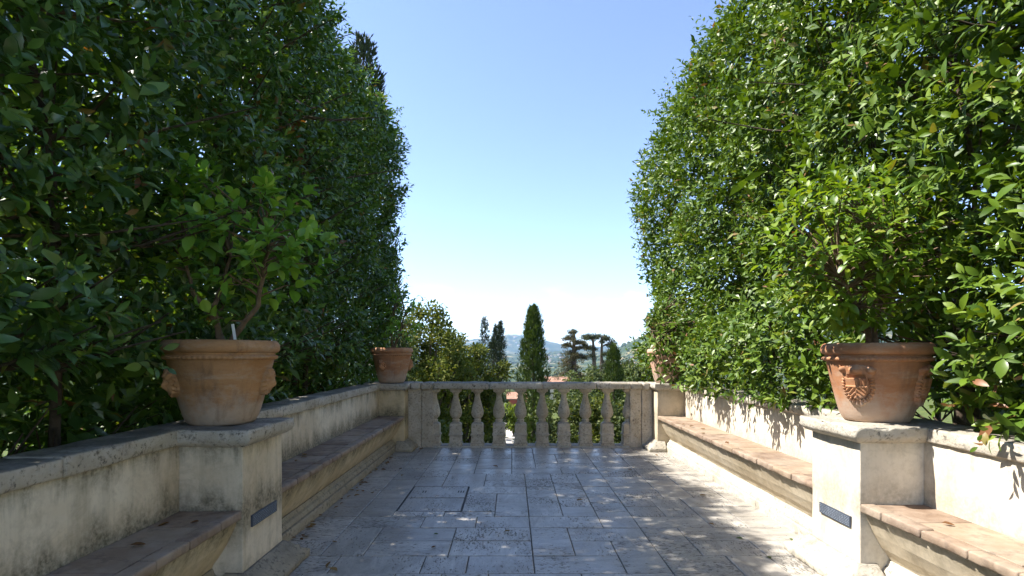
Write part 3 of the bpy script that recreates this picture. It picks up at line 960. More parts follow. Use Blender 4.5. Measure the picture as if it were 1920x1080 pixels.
POT_L, POT_R, POT_FL, POT_FR = (-1.885, 3.47, CAP1 + .006), (2.455, 3.60, CAP1 + .006), (-1.835, 8.15, CAP1 + .006), (2.36, 8.15, CAP1 + .006)
make_pot(POT_L, .345, .53, .200, 'terra_dark', 'large brown terracotta pot on the shaded pillar, holding the lemon tree', [R(-61 - 68), R(-61 + 62)], 'mask')
make_pot(POT_R, .325, .515, .195, 'terra_red', 'large reddish terracotta pot with a coat of arms on the sunlit pillar', [R(-146), R(-50), R(34)], 'crest')
make_pot(POT_FL, .318, .53, .187, 'terra_red', 'smaller dark terracotta pot on the shaded corner pillar of the balustrade', [R(-110), R(20)], 'mask')
make_pot(POT_FR, .29, .51, .165, 'terra_pale', 'pale sunlit terracotta pot half hidden by foliage on the sunlit corner pillar', [R(-125), R(60)], 'mask')

# ------------------------------------------------------------------ potted trees
def in_frame(p):
    y = np.maximum(p[:, 1], .01)
    u = 960 + 1000 * p[:, 0] / y; v = 662 + 1000 * (1.45 - p[:, 2]) / y
    return (u > 0) & (u < 1920) & (v > 0) & (v < 1080) & (p[:, 1] > .5)

def potted_tree(base, centre, radii, n_twig, mat, label, stems, leaf=(.07, .105), wl=.56, keep=300, K=9, seed=1, droop=.2, twig=.16):
    global rng
    rng = np.random.default_rng(seed)
    random.seed(seed)
    root = empty('lemon_tree', base, label, 'tree', 'potted trees on the pillars')
    lines = []
    ends = []
    for st in stems:
        pts = [Vector(q) for q in st]
        rad = [.022 * (1 - .6 * i / max(1, len(pts) - 1)) for i in range(len(pts))]
        sm = []
        for i in range(len(pts) - 1):
            for k in range(4):
                t = k / 4
                q = pts[i].lerp(pts[i + 1], t) + Vector((random.gauss(0, .006), random.gauss(0, .006), 0))
                sm.append((q, rad[i] + (rad[i + 1] - rad[i]) * t))
        sm.append((pts[-1], rad[-1]))
        tubes_obj('stem', [([q[0] - Vector(base) for q in sm], [q[1] for q in sm])], 'bark_lemon', root, 8)
        ends += [q[0] for q in sm[5:]]
    # twigs from the stems to points spread through the crown
    P, A = [], []
    c = Vector(centre)
    for k in range(n_twig):
        while True:
            d = Vector((random.uniform(-1, 1), random.uniform(-1, 1), random.uniform(-1, 1)))
            if .35 < d.length < 1: break
        lump = 1 + .22 * mnoise.noise(d * 2.2 + Vector((seed, 0, 0)))
        tip = c + Vector((d.x * radii[0], d.y * radii[1], d.z * radii[2])) * lump
        s = min(ends, key=lambda e: (e - tip).length + max(0, e.z - tip.z + .05) * 3)
        mid = s.lerp(tip, .55) + Vector((random.gauss(0, .03), random.gauss(0, .03), random.uniform(-.02, .06)))
        lines.append(([s - Vector(base), mid - Vector(base), tip - Vector(base)], [.007, .005, .0025]))
        ax = (tip - mid).normalized() + Vector((0, 0, .45))
        P.append(tip - ax.normalized() * twig * .5); A.append(ax)
    for l in lines[:60]:
        tubes_obj('twig', [l], 'bark_lemon', root, 5)
    if len(lines) > 60:
        tubes_obj('twigs', lines[60:], 'bark_lemon', root, 5)['kind'] = 'stuff'
    pos, Rm, size = sprigs(np.array([p[:] for p in P]), np.array([a[:] for a in A]), K, twig, (80, 30), leaf, droop, None, 1.1)
    shp = leaf_shape(wl, .12, .2, True)
    order = np.argsort(pos[:, 1])
    me = leaf_mesh('leaf', shp, mat)
    a, b = order[:keep], order[keep:]
    leaf_objects(pos[a], Rm[a], size[a], me, root, base)
    if len(b):
        leaves_join('leaves', pos[b], Rm[b], size[b], rng.random(len(b)), shp, mat, root, base)['kind'] = 'stuff'
    return root

zs = CAP1 + .46
potted_tree((-1.87, 3.47, zs), (-1.74, 3.45, 2.18), (.55, .46, .46), 72, 'lemon_L', 'leafy lemon tree with forked brown stems in the large brown pot',
            [[(-1.87, 3.47, zs), (-1.93, 3.45, 1.66), (-2.03, 3.42, 1.83), (-2.08, 3.40, 2.02)], [(-1.86, 3.46, zs), (-1.74, 3.44, 1.62), (-1.64, 3.44, 1.76), (-1.60, 3.45, 1.98), (-1.56, 3.43, 2.2)], [(-1.88, 3.48, zs), (-1.97, 3.52, 1.75), (-1.9, 3.6, 2.1)]], leaf=(.085, .125), wl=.62, seed=3, droop=.08)
potted_tree((2.44, 3.60, zs), (2.30, 3.50, 2.12), (.62, .44, .54), 190, 'lemon_R', 'bright yellow-green lemon tree in the crested red pot',
            [[(2.44, 3.6, zs), (2.43, 3.6, 1.75), (2.36, 3.58, 2.05)], [(2.45, 3.6, zs), (2.32, 3.55, 1.7), (2.15, 3.5, 1.95)], [(2.44, 3.62, zs), (2.5, 3.6, 1.9), (2.5, 3.55, 2.2)]], leaf=(.075, .115), wl=.42, seed=5, droop=.35)
potted_tree((-1.83, 8.15, zs), (-1.70, 8.15, 2.02), (.36, .30, .44), 34, 'lemon_L', 'sparse small tree in the pot on the shaded corner pillar',
            [[(-1.83, 8.15, zs), (-1.84, 8.15, 1.75), (-1.80, 8.13, 2.1)], [(-1.82, 8.15, zs), (-1.7, 8.12, 1.8), (-1.62, 8.12, 2.05)]], leaf=(.08, .12), wl=.45, K=7, seed=8, droop=.5)
potted_tree((2.37, 8.15, zs), (2.52, 7.82, 1.72), (.62, .52, .68), 170, 'leaf_R', 'dense glossy bush spilling over the pale pot on the sunlit corner',
            [[(2.37, 8.15, zs), (2.36, 8.15, 1.75), (2.3, 8.1, 2.1)], [(2.37, 8.15, zs), (2.2, 8.1, 1.75), (2.0, 8.1, 1.95)]], leaf=(.085, .125), wl=.34, K=9, seed=9, droop=.2)
# white plant marker stuck in the brown pot
mk = obj_from('plant_marker', *grid_box(-.009, .009, -.0012, .0012, -.06, .16, 9), 'label', None, False, (-1.735, 3.36, zs + .02))
mk.rotation_euler = (0, R(-9), 0)
tag(mk, 'white plastic plant marker stuck in the soil of the brown pot', 'plant marker')

# ------------------------------------------------------------------ clipped laurel hedges
def hedge(sx, face, thick, y0, y1, z0, z1, mat, label, bulge, dens, seed, extra=None, low=None, rad=.95):
    global rng
    rng = np.random.default_rng(seed)
    random.seed(seed)
    loc = (face + sx * thick / 2, (y0 + y1) / 2, -.45)
    root = empty('laurel_hedge', loc, label, 'hedge', 'tall laurel hedges')
    L, Hh = y1 - y0, z1 - z0
    faces = {'in': dens[0], 'top': dens[1], 'end': dens[2], 'out': dens[3], 'mid': dens[4]}
    P, A, front, fac = [], [], [], []
    for f, n in faces.items():
        yy = rng.uniform(y0, y1, n); zz = rng.uniform(z0, z1, n); xx = rng.uniform(0, thick, n)
        if f == 'in': xx[:] = 0
        if f == 'out': xx[:] = thick
        if f == 'mid': xx = rng.uniform(.45, thick * .8, n)
        if f == 'top': zz[:] = z1
        if f == 'end': yy[:] = y1
        nx = {'in': -1, 'out': 1}.get(f, 0); ny = 1 if f == 'end' else 0; nz_ = 1 if f == 'top' else 0
        nn = np.tile(np.array([nx, ny, nz_], float), (n, 1))
        # round the top and end edges
        r = rad
        p = np.stack([xx, yy, zz], 1)
        c = np.stack([np.clip(xx, r, thick - r), np.minimum(yy, y1 - r), np.minimum(zz, z1 - r)], 1)
        d = p - c
        ln = np.linalg.norm(d, axis=1, keepdims=True)
        nr_ = np.where(ln > 1e-6, d / np.maximum(ln, 1e-6), nn)
        if f != 'mid': p = c + nr_ * np.minimum(ln, r)
        disp = .18 * vnoise(p[:, 1] * 1.1 + p[:, 0], p[:, 2] * 1.1, seed) + .07 * vnoise(p[:, 1] * 3.1, p[:, 2] * 3.1 + p[:, 0] * 3, seed + 2)
        dep = np.where(rng.random(n) < .6, rng.uniform(-.03, .14, n), rng.exponential(.26, n))
        disp = np.clip(disp, -.22, .15)
        disp = disp + (bulge(p[:, 1], p[:, 2]) * (np.maximum(0, -nr_[:, 0]) + .6 * np.maximum(0, nr_[:, 1])))
        p = p + nr_ * (disp - dep)[:, None]
        keep = np.ones(n, bool)
        if low is not None and f in ('in', 'out', 'mid'):
            keep = rng.random(n) < low(p[:, 1], p[:, 2])
        # random thin spots
        if f == 'in': keep &= ~((vnoise(p[:, 1] * 2.3, p[:, 2] * 2.3 + .8 * np.sin(p[:, 1] * 3.1), seed + 5) + rng.normal(0, .12, n) > .34) & (rng.random(n) < .78) & (dep < .3))
        ax = nr_ * rng.uniform(.3, 1.1, (n, 1)) + rng.normal(0, .45, (n, 3)) + np.array([0, 0, .45])
        P.append(p[keep]); A.append(ax[keep]); front.append(np.full(keep.sum(), f == 'in') & (dep[keep] < .12)); fac.append(np.full(keep.sum(), 1.55 if f in ('mid', 'out') else 1.0))
    P = np.concatenate(P); A = np.concatenate(A); front = np.concatenate(front); fac = np.concatenate(fac) * rng.choice([.7, .9, 1.0, 1.0, 1.12], len(P))
    P[:, 0] = face + sx * P[:, 0]; A[:, 0] *= sx
    if extra is not None:
        ep, ea = extra
        P = np.concatenate([P, ep]); A = np.concatenate([A, ea]); front = np.concatenate([front, np.full(len(ep), sx > 0)]); fac = np.concatenate([fac, np.full(len(ep), 1.0 if sx > 0 else 1.4)])
    # shoots that have outgrown the clipping
    ns = 46
    sy = rng.uniform(y0 + 3, y1, ns); sz_ = rng.uniform(2, z1, ns)
    topm = rng.random(ns) < .55
    b0 = np.stack([np.where(topm, face + sx * rng.uniform(.2, .6, ns), face + sx * rng.uniform(.05, .2, ns)), np.where(topm, sy, y1 - rng.uniform(.0, .9, ns)), np.where(topm, z1 - .05, sz_)], 1)
    for j in range(3):
        dv = np.stack([-sx * np.where(topm, .3, .5) * np.ones(ns), np.where(topm, 0, .45), np.where(topm, 1., .45)], 1) + rng.normal(0, .12, (ns, 3))
        P = np.concatenate([P, b0 + dv * .13 * j]); A = np.concatenate([A, dv]); front = np.concatenate([front, np.zeros(ns, bool)]); fac = np.concatenate([fac, np.full(ns, .75)])
    # keep clear of the pots, and do not sag over the coping except where the photo shows it
    for q in (POT_L, POT_R, POT_FL, POT_FR):
        k = (np.hypot(P[:, 0] - q[0], P[:, 1] - q[1]) < .47) & (P[:, 2] < q[2] + .62)
        P, A, front, fac = P[~k], A[~k], front[~k], fac[~k]
    if sx < 0:
        k = (P[:, 2] < 1.35) & (P[:, 0] > face - .16)
        P, A, front, fac = P[~k], A[~k], front[~k], fac[~k]
    K = 8
    pos, Rm, size = sprigs(P, A, K, .19, (78, 28), (.065, .145), .22, fac)
    front = np.tile(front, K)
    vis = in_frame(pos) & front
    sc = np.where(vis, size / np.maximum(pos[:, 1], .3), -1)
    order = np.argsort(-sc)
    big, rest = order[:300], order[300:]
    shp = leaf_shape(.40, .10, .16, True)
    leaf_objects(pos[big], Rm[big], size[big], leaf_mesh('leaf', shp, mat), root, loc)
    near = (pos[:, 1] < 3.3) & front
    fine = rest[near[rest] & (pos[rest, 1] > .8)]
    coarse = rest[~(near[rest] & (pos[rest, 1] > .8))]
    V1, F1 = leaves_geo(pos[fine], Rm[fine], size[fine], shp)
    V2, F2 = leaves_geo(pos[coarse], Rm[coarse], size[coarse], leaf_shape(.42, .10, .16, False))
    rn_ = np.concatenate([np.repeat(rng.random(len(fine)), len(V1) // len(fine)), np.repeat(rng.random(len(coarse)), len(V2) // len(coarse))])
    np_mesh('foliage', np.concatenate([V1, V2]) - np.array(loc), np.concatenate([F1, F2 + len(V1)]), mat, root, rn_, smooth=True)['kind'] = 'stuff'
    # trunks and inner branches
    tl = []
    y = y0 + .5
    while y < y1 - .3:
        x = face + sx * random.uniform(.35, thick * .75)
        pts = [Vector((x, y, -.6))]
        for k in range(9):
            pts.append(pts[-1] + Vector((random.gauss(0, .05), random.gauss(0, .07), (z1 + .1) / 9)))
        r0 = random.uniform(.025, .055)
        tubes_obj('trunk', [([q - Vector(loc) for q in pts], [r0 * (1 - .08 * k) for k in range(10)])], 'bark', root, 7)
        for k in range(2, 10):
            for _ in range(5):
                s = pts[k]
                e = s + Vector((-sx * random.uniform(-.2, 1.1), random.gauss(0, .35), random.uniform(.1, .5)))
                if e.z < 1.5 or s.z < 1.2: e.x = face + sx * max(.32, (e.x - face) * sx)
                m_ = s.lerp(e, .5) + Vector((0, 0, -.05))
                tl.append(([s - Vector(loc), m_ - Vector(loc), e - Vector(loc)], [.012, .008, .004]))
        y += random.uniform(.35, .6)
    tubes_obj('branches', tl, 'bark', root, 5)['kind'] = 'stuff'
    return root

def bulgeL(y, z):
    return .02 + .16 * np.exp(-((z - 4.6) / 1.0) ** 2) * np.clip((y - 5) / 4, 0, 1) + .10 * np.exp(-((z - 2.6) / .9) ** 2)
def lowL(y, z):
    return np.clip(.72 + (z - 1.0) * .5, .65, 1.0)
rng = np.random.default_rng(78)
lp = np.stack([rng.uniform(-3.9, -2.6, 1600), rng.uniform(-1, 9.3, 1600), rng.uniform(.1, 1.5, 1600)], 1)
la = rng.normal(0, 1, (1600, 3)) + np.array([.3, 0, .4])
hedge(-1, -2.12, 1.95, -1.5, 9.6, .75, 5.72, 'leaf_L', 'dark tall laurel hedge in shade behind the brown pot', bulgeL, (8800, 2000, 1500, 3500, 4200), 21, (lp, la), lowL)

def bulgeR(y, z):
    a = .34 * np.exp(-((z - 1.45) / .5) ** 2) * np.clip((y - 4.2) / .6, 0, 1)
    b = .48 * np.exp(-((z - 3.8) / 1.25) ** 2) * np.clip((y - 6) / 3.5, 0, 1)
    h = -.28 * np.exp(-((z - 2.15) / .3) ** 2 - ((y - 5.0) / 1.1) ** 2)
    return .03 + a + b + h
def lowR(y, z):
    near = np.clip((4.3 - y) / .5, 0, 1)
    return np.clip(1.0 - near * np.clip((1.75 - z) / .6, 0, 1) * .0, .2, 1.0)
rng = np.random.default_rng(77)
ne = 34
ep = np.stack([rng.uniform(2.52, 2.75, ne), rng.uniform(2.15, 3.0, ne), rng.uniform(1.22, 1.7, ne)], 1)
ea = np.stack([rng.uniform(-1, -.3, ne), rng.normal(0, .5, ne), rng.uniform(-.1, .6, ne)], 1)
ep2 = np.stack([rng.uniform(2.46, 2.58, 16), rng.uniform(4.6, 7.6, 16), rng.uniform(1.0, 1.15, 16)], 1)
ea2 = np.stack([rng.uniform(-1, -.5, 16), rng.normal(0, .3, 16), rng.uniform(-.6, .1, 16)], 1)
ep3 = np.array([(2.56, 2.78, 1.12), (2.58, 2.70, 1.1)]); ea3 = np.array([(-.6, -.3, -.25), (-.5, .1, -.35)])
hedge(1, 2.66, 1.95, -1.5, 9.8, .98, 5.98, 'leaf_R', 'sunlit tall laurel hedge behind the crested red pot', bulgeR, (9000, 2000, 1500, 3400, 4000), 42, (np.concatenate([ep, ep2, ep3]), np.concatenate([ea, ea2, ea3])), lowR)

# ------------------------------------------------------------------ trees of the garden below
def gz(x, y):
    return float(terrain_h(np.array([float(x)]), np.array([float(y)]))[0])

def at(u, v, y):
    return ((u - 960) * y / 1000, y, 1.45 + (662 - v) * y / 1000)

def cypress(u, y, vtop, width, mat, label, sparse=1.0, tip=1.0, seed=1, n=2600, tuft=.42, bump=.22):
    g = np.random.default_rng(seed); random.seed(seed)
    x = (u - 960) * y / 1000
    zt = 1.45 + (662 - vtop) * y / 1000
    zb = gz(x, y) - .1
    H = zt - zb
    root = empty('cypress_tree', (x, y, zb), label, 'tree', 'cypresses below the terrace')
    tubes_obj('trunk', [([(0, 0, 0), (0.02, 0, H * .5), (0, 0, H * .97)], [width * .09, width * .06, .015])], 'bark', root, 8)
    per = 14
    m = max(20, n // per)
    t = g.random(m) ** .85                      # 0 base .. 1 top
    prof = np.interp(t, [0, .06, .25, .5, .75, .9, .97, 1], [.45, .8, 1, .94, .70, .42, .20 * tip, .03])
    a = g.uniform(0, 6.283, m)
    lump = 1 + bump * vnoise(a * 1.6, t * H * 1.5, seed) + bump * .8 * vnoise(a * 4, t * H * 3.5, seed + 3)
    rr = width / 2 * prof * lump * np.clip(g.normal(.90, .13, m), .3, 1.08)
    rr = np.where(g.random(m) < .25, rr * .5, rr)
    P = np.stack([rr * np.cos(a), rr * np.sin(a), .15 + t * (H - .15 - tuft * 1.3)], 1)
    if sparse < 1:
        k = (vnoise(a * 2.2, t * H * 2.0, seed + 7) < sparse * 1.2 - .3) | (rr < width * .1)
        P, a, t = P[k], a[k], t[k]; m = len(P)
    # each plume: tufts packed along a short upright axis
    ax = np.stack([np.cos(a) * .25, np.sin(a) * .25, np.ones(m)], 1)
    P = np.repeat(P, per, 0); a = np.repeat(a, per); ax = np.repeat(ax, per, 0); n = m * per
    w_ = g.random(n)
    d = g.normal(size=(n, 3)); d[:, 2] *= .3
    pw = tuft * .26 * (1 - .75 * w_) * np.repeat(g.uniform(.6, 1.3, m), per)
    P = P + ax * (w_ * tuft * 1.15)[:, None] + d * pw[:, None]
    f = ax * 1.1 + d * .45
    nn = d + np.stack([np.cos(a), np.sin(a), np.zeros(n)], 1) * .6
    # tuft: a small pointed plume of four faces with ragged tips
    bv = np.array([(0, 0, 0), (-.16, .38, .02), (.16, .38, .02), (0, .4, .13), (0, 1, 0), (-.24, .72, .0), (.24, .70, .0)])
    bf = np.array([(0, 3, 1), (0, 2, 3), (3, 4, 1), (2, 4, 3), (1, 3, 5), (3, 2, 6)])
    leaves_join('crown', P, frames(f, nn), tuft * .55 * g.uniform(.6, 1.25, n), g.random(n), (bv, bf), mat, root)
    return root

def clumps(P, rad, n_per, leaf, g, flat=1.0):
    pos, f, nn = [], [], []
    for p, r in zip(P, rad):
        d = g.normal(size=(n_per, 3)); d /= np.linalg.norm(d, axis=1, keepdims=True)
        q = d * r * (g.random((n_per, 1)) ** .45)
        q[:, 2] *= flat
        pos.append(p + q); f.append(d + g.normal(0, .8, (n_per, 3))); nn.append(d + np.array([0, 0, .6]) + g.normal(0, .5, (n_per, 3)))
    pos = np.concatenate(pos)
    return pos, frames(np.concatenate(f), np.concatenate(nn)), g.uniform(leaf * .6, leaf * 1.35, len(pos))

def broadleaf(u, y, vtop, width, mat, label, seed=1, n_cl=70, n_per=150, leaf=.17, name='broadleaf_tree', group='trees below the terrace', cr=.5, zb=None, depth=None, low=.22, x=None, zt=None):
    g = np.random.default_rng(seed); random.seed(seed)
    if x is None: x = (u - 960) * y / 1000
    if zt is None: zt = 1.45 + (662 - vtop) * y / 1000
    if zb is None: zb = gz(x, y) - .1
    H = zt - zb
    root = empty(name, (x, y, zb), label, 'shrub' if 'shrub' in name else 'tree', group)
    depth = depth or width
    # clump centres in an egg, heavier near the surface
    P, rad = [], []
    for k in range(n_cl):
        d = g.normal(size=3); d /= np.linalg.norm(d)
        q = g.random() ** .4
        lump = 1 + .18 * math.sin(d[0] * 4 + seed) * math.cos(d[2] * 5 + seed * 2)
        zc = H * (low + (1 - low) / 2)
        P.append((d[0] * q * (width / 2 - cr * .6) * lump, d[1] * q * (depth / 2 - cr * .6) * lump, min(H - cr * .8, zc + d[2] * q * (H * (1 - low) / 2 - cr * .5) * (1 + .1 * (lump - 1)))))
        rad.append(cr * g.uniform(.6, 1.25))
    P = np.array(P)
    tr = [([(0, 0, 0), (.05, 0, H * low), (0, .05, H * .55)], [H * .028, H * .02, H * .012])]
    tubes_obj('trunk', tr, 'bark', root, 8)
    lim = []
    for p in P[::3]:
        s = Vector((0, 0, H * random.uniform(low * .8, .5)))
        e = Vector(p)
        lim.append(([s, s.lerp(e, .5) + Vector((0, 0, -.1)), e], [H * .010, H * .006, H * .002]))
    tubes_obj('limbs', lim, 'bark', root, 5)['kind'] = 'stuff'
    pos, Rm, size = clumps(P, rad, n_per, leaf, g, .8)
    leaves_join('crown', pos, Rm, size, g.random(len(pos)), leaf_shape(.6, .1, .15, False), mat, root)
    return root

def conifer(u, y, vtop, label, plates, mat, seed, trunk_r=.16, lean=0.0, mat2=None):
    """open cedar: trunk, tiered limbs, drooping plates of needles. plates: (du, v, half width px, thickness px)"""
    g = np.random.default_rng(seed); random.seed(seed)
    x = (u - 960) * y / 1000
    zt = 1.45 + (662 - vtop) * y / 1000
    zb = gz(x, y) - .2
    H = zt - zb
    root = empty('cedar_tree', (x, y, zb), label, 'tree', 'cedars below the terrace')
    tubes_obj('trunk', [([(0, 0, 0), (lean * .4, 0, H * .5), (lean, 0, H * .97)], [trunk_r, trunk_r * .8, trunk_r * .3])], 'bark_red', root, 8)
    lim, P, rad = [], [], []
    k_ = y / 1000
    for (du, v, hw, th) in plates:
        cz = 1.45 + (662 - v) * k_ - zb
        n = max(6, int(hw * 1.5))
        for i in range(n):
            a = g.uniform(0, 6.283); r = g.random() ** .6 * hw * k_ * (.75 + .45 * math.sin(a * 2 + v) * math.cos(a * 3 + du))
            px = du * k_ + r * math.cos(a); py = r * math.sin(a) * .9
            pz = cz - (r / (hw * k_)) ** 2 * th * k_ * .9 + g.normal(0, th * k_ * .28)
            P.append((px, py, pz)); rad.append(k_ * th * g.uniform(.3, .65) + .10)
            if i % 3 == 0:
                lim.append(([Vector((lean * cz / H, 0, cz - .4)), Vector((px * .5, py * .5, cz - .1)), Vector((px, py, pz))], [.07, .045, .02]))
    tubes_obj('limbs', lim, 'bark_red', root, 5)['kind'] = 'stuff'
    pos, Rm, size = clumps(np.array(P), rad, 40, .20, g, .4)
    leaves_join('crown', pos, Rm, size, g.random(len(pos)), leaf_shape(.34, .1, .15, False), mat, root)
    return root

cypress(1000, 30, 570, 1.62, 'cypress', 'broad green cypress standing alone behind the middle of the balustrade', seed=2, n=15000, tuft=.34, bump=.16)
cypress(1151, 30, 643, 1.36, 'cypress', 'short pointed green cypress before the cedars, below the sunlit pot', seed=4, n=9000, tuft=.28, bump=.08)
cypress(925, 38, 633, 1.25, 'cypress_dark', 'lowest of the dark slim cypresses beside the oak trees', seed=5, n=4500, tuft=.30, bump=.2)
cypress(930, 43, 606, .95, 'cypress_dark', 'thin grey cypress between the low dark one and its taller twin', seed=6, n=4000, tuft=.32, tip=.6, bump=.2)
cypress(938.5, 44, 600, 1.2, 'cypress_dark', 'tallest slim dark cypress next to the broad green one', seed=7, n=5000, tuft=.32, tip=.6, bump=.2)
cypress(909, 40, 594, 1.35, 'cypress_dark', 'thin ragged cypress with bare gaps beside the oak trees', seed=8, n=4200, tuft=.30, sparse=.7, bump=.35)
cypress(681, 13.5, 62, 1.9, 'cypress_dark', 'very tall dark cypress rising behind the dark hedge', seed=9, n=8000, tuft=.34, bump=.12)
cypress(728, 15.5, 452, 1.0, 'cypress_dark', 'dark cypress peeping past the end of the dark hedge', seed=10, n=3000, tuft=.3, bump=.12)

broadleaf(795, 21, 566, 4.4, 'oak', 'tall olive-green oak behind the shaded corner pot', 31, 130, 150, .15, cr=.48, depth=4.5)
broadleaf(866, 24, 607, 4.4, 'oak', 'lower olive-green oak beside the slim cypresses', 32, 110, 150, .15, cr=.46, depth=4)
broadleaf(735, 16, 610, 3.2, 'grove', 'shaded round tree at the end of the dark hedge', 33, 70, 130, .14, cr=.45)
broadleaf(1203, 36, 664, 4.6, 'grove', 'green tree between the short cypress and the pale pot', 34, 100, 140, .2, cr=.6)
broadleaf(1250, 42, 640, 4.6, 'grove', 'taller loose tree behind the pale sunlit pot', 35, 80, 120, .22, cr=.6)
broadleaf(1170, 60, 672, 6.0, 'cedar', 'blue-green tree behind the short pointed cypress', 36, 80, 120, .26, cr=.7)
broadleaf(1105, 44, 683, 5.0, 'grove', 'round green tree at the feet of the tall cedars', 37, 80, 130, .22, cr=.6)
broadleaf(1046, 24, 716, 2.7, 'grove', 'rounded shrub seen between balusters beside the broad cypress', 38, 60, 130, .14, 'garden_shrub', 'shrubs seen through the balusters', .4, low=.06)
broadleaf(1090, 23, 728, 2.4, 'grove', 'dark rounded shrub seen through the middle balusters', 39, 60, 130, .14, 'garden_shrub', 'shrubs seen through the balusters', .4, low=.06)
broadleaf(1130, 22, 726, 2.3, 'oak', 'olive shrub seen through the balusters below the short cypress', 40, 60, 130, .14, 'garden_shrub', 'shrubs seen through the balusters', .4, low=.06)
broadleaf(1172, 21, 722, 2.4, 'grove', 'shrub seen past the last baluster on the sunny side', 41, 60, 130, .14, 'garden_shrub', 'shrubs seen through the balusters', .4, low=.06)
broadleaf(900, 28, 742, 2.0, 'grove', 'shrub under the slim cypresses seen through the balusters', 42, 50, 120, .14, 'garden_shrub', 'shrubs seen through the balusters', .4, low=.06)
broadleaf(915, 33, 790, 1.7, 'lime', 'bright lime-green bush seen low between two balusters', 43, 40, 120, .14, 'garden_shrub', 'shrubs seen through the balusters', .35, low=.05)
broadleaf(963, 46, 752, 2.2, 'lime', 'lime-green bush beside the garden path below', 44, 40, 120, .17, 'garden_shrub', 'shrubs seen through the balusters', .4, low=.05)
# sunlit planting beyond the hedges, glimpsed through their gaps
for i, (x, y, zt, w, mt) in enumerate([(-8.0, 1.8, 5.6, 4.2, 'lime'), (-8.2, 5.4, 6.0, 4.2, 'lime'), (-8.0, 9.2, 5.8, 4.4, 'lime'), (-8.4, 13.2, 5.4, 4.2, 'grove'), (8.4, 4.0, 2.0, 3.0, 'grove'), (8.2, 7.6, 2.3, 3.2, 'grove')]):
    broadleaf(0, y, 0, w, mt, ['sunny lime bush glimpsed low through the dark hedge near the brown pot', 'green bush glimpsed behind the brown pot through the dark hedge', 'sunny lime bush glimpsed through the dark hedge past the brown pot',
              'green bush behind the far end of the dark hedge', 'bush glimpsed behind the crested pot through the sunlit hedge', 'bush glimpsed behind the middle of the sunlit hedge'][i], 60 + i, 80, 80, .2, 'garden_shrub', 'bushes beyond the hedges', .5, zb=-.5, low=.05, x=x, zt=zt)

conifer(1076, 58, 616, 'tall brownish cedar with open tiers beside the flat-topped cedars',
        [(-1, 621, 9, 6), (-8, 633, 17, 8), (12, 641, 13, 5), (-12, 647, 12, 6), (18, 650, 18, 5), (-6, 660, 18, 9), (-10, 676, 24, 12), (12, 668, 17, 8), (-8, 694, 32, 14), (6, 706, 30, 12)], 'cedar_brown', 51, .42)
conifer(1117, 66, 627, 'flat-topped umbrella cedar with tall bare trunk, nearer the brownish cedar',
        [(-2, 630, 18, 6), (-16, 631, 16, 8), (-8, 652, 11, 7), (-10, 664, 10, 9)], 'cedar', 52, .40, -.35)
conifer(1127, 68, 628, 'umbrella cedar with drooping flat top beside the short cypress',
        [(1, 630, 14, 6), (9, 634, 13, 11), (22, 644, 13, 8), (10, 662, 10, 7), (12, 680, 16, 9), (6, 696, 18, 10)], 'cedar', 53, .36, .1)

# ------------------------------------------------------------------ garden path, near houses
path = empty('garden_path', (0, 40, 0)); tag(path, kind='structure', label='pale gravel path below the balustrade')
V, Fq = [], []
pts = np.linspace(26, 60, 40)
for i, y in enumerate(pts):
    xc = (956 - 960) * y / 1000 + .02 * math.sin(y)
    for s in (-.62, .62):
        V.append((xc + s, y - 40, gz(xc, y) + .03))
    if i: Fq.append((2 * i - 2, 2 * i - 1, 2 * i + 1, 2 * i))
obj_from('path_surface', V, Fq, 'path', path)
# low clipped box borders along the path
for i, (u, y) in enumerate([(951, 37.5), (951, 41.0), (951, 45.0)]):
    x = (u - 960) * y / 1000 - .55
    zb = gz(x, y)
    g = np.random.default_rng(90 + i)
    root = empty('box_border', (x, y, zb), ['nearest clipped green border beside the garden path', 'middle clipped green border beside the garden path', 'third clipped green border beside the garden path'][i], 'hedge', 'clipped borders along the path')
    P = np.stack([g.uniform(-.7, .3, 260), g.uniform(-.35, .35, 260), g.uniform(0.05, .5, 260)], 1)
    pos, Rm, size = clumps(P, [.12] * 260, 12, .09, g)
    leaves_join('foliage', pos, Rm, size, g.random(len(pos)), leaf_shape(.6, .1, .15, False), 'lime', root)['kind'] = 'stuff'

def house(name, x, y, zb, w, d, h, rot, wall, label, group=None, pitch=.32, wins=0, roof='roof'):
    root = empty(name, (x, y, zb), label, 'house', group)
    root.rotation_euler = (0, 0, rot)
    v, f = grid_box(-w / 2, w / 2, -d / 2, d / 2, -2, h, 99)
    obj_from('wall', v, f, wall, root)
    e = .06 * d
    rh = d / 2 * pitch
    V = [(-w/2 - e, -d/2 - e, h), (w/2 + e, -d/2 - e, h), (w/2 + e, d/2 + e, h), (-w/2 - e, d/2 + e, h), (-w/2 - e, 0, h + rh), (w/2 + e, 0, h + rh),
         (-w/2 - e, -d/2 - e, h + .15), (w/2 + e, -d/2 - e, h + .15), (w/2 + e, d/2 + e, h + .15), (-w/2 - e, d/2 + e, h + .15)]
    V[4] = (V[4][0], 0, h + rh + .15); V[5] = (V[5][0], 0, h + rh + .15)
    obj_from('roof', V, [(0, 3, 2, 1), (6, 7, 5, 4), (8, 9, 4, 5), (0, 1, 7, 6), (2, 3, 9, 8), (1, 2, 8, 5, 7), (3, 0, 6, 4, 9)], roof, root)
    for k in range(wins):
        wx = -w / 2 + w * (k + .5) / wins
        v, f = grid_box(wx - .5, wx + .5, -d / 2 - .04, -d / 2 + .05, h * .35, h * .35 + 1.4, 99)
        obj_from('window', v, f, 'glass', root)
    return root

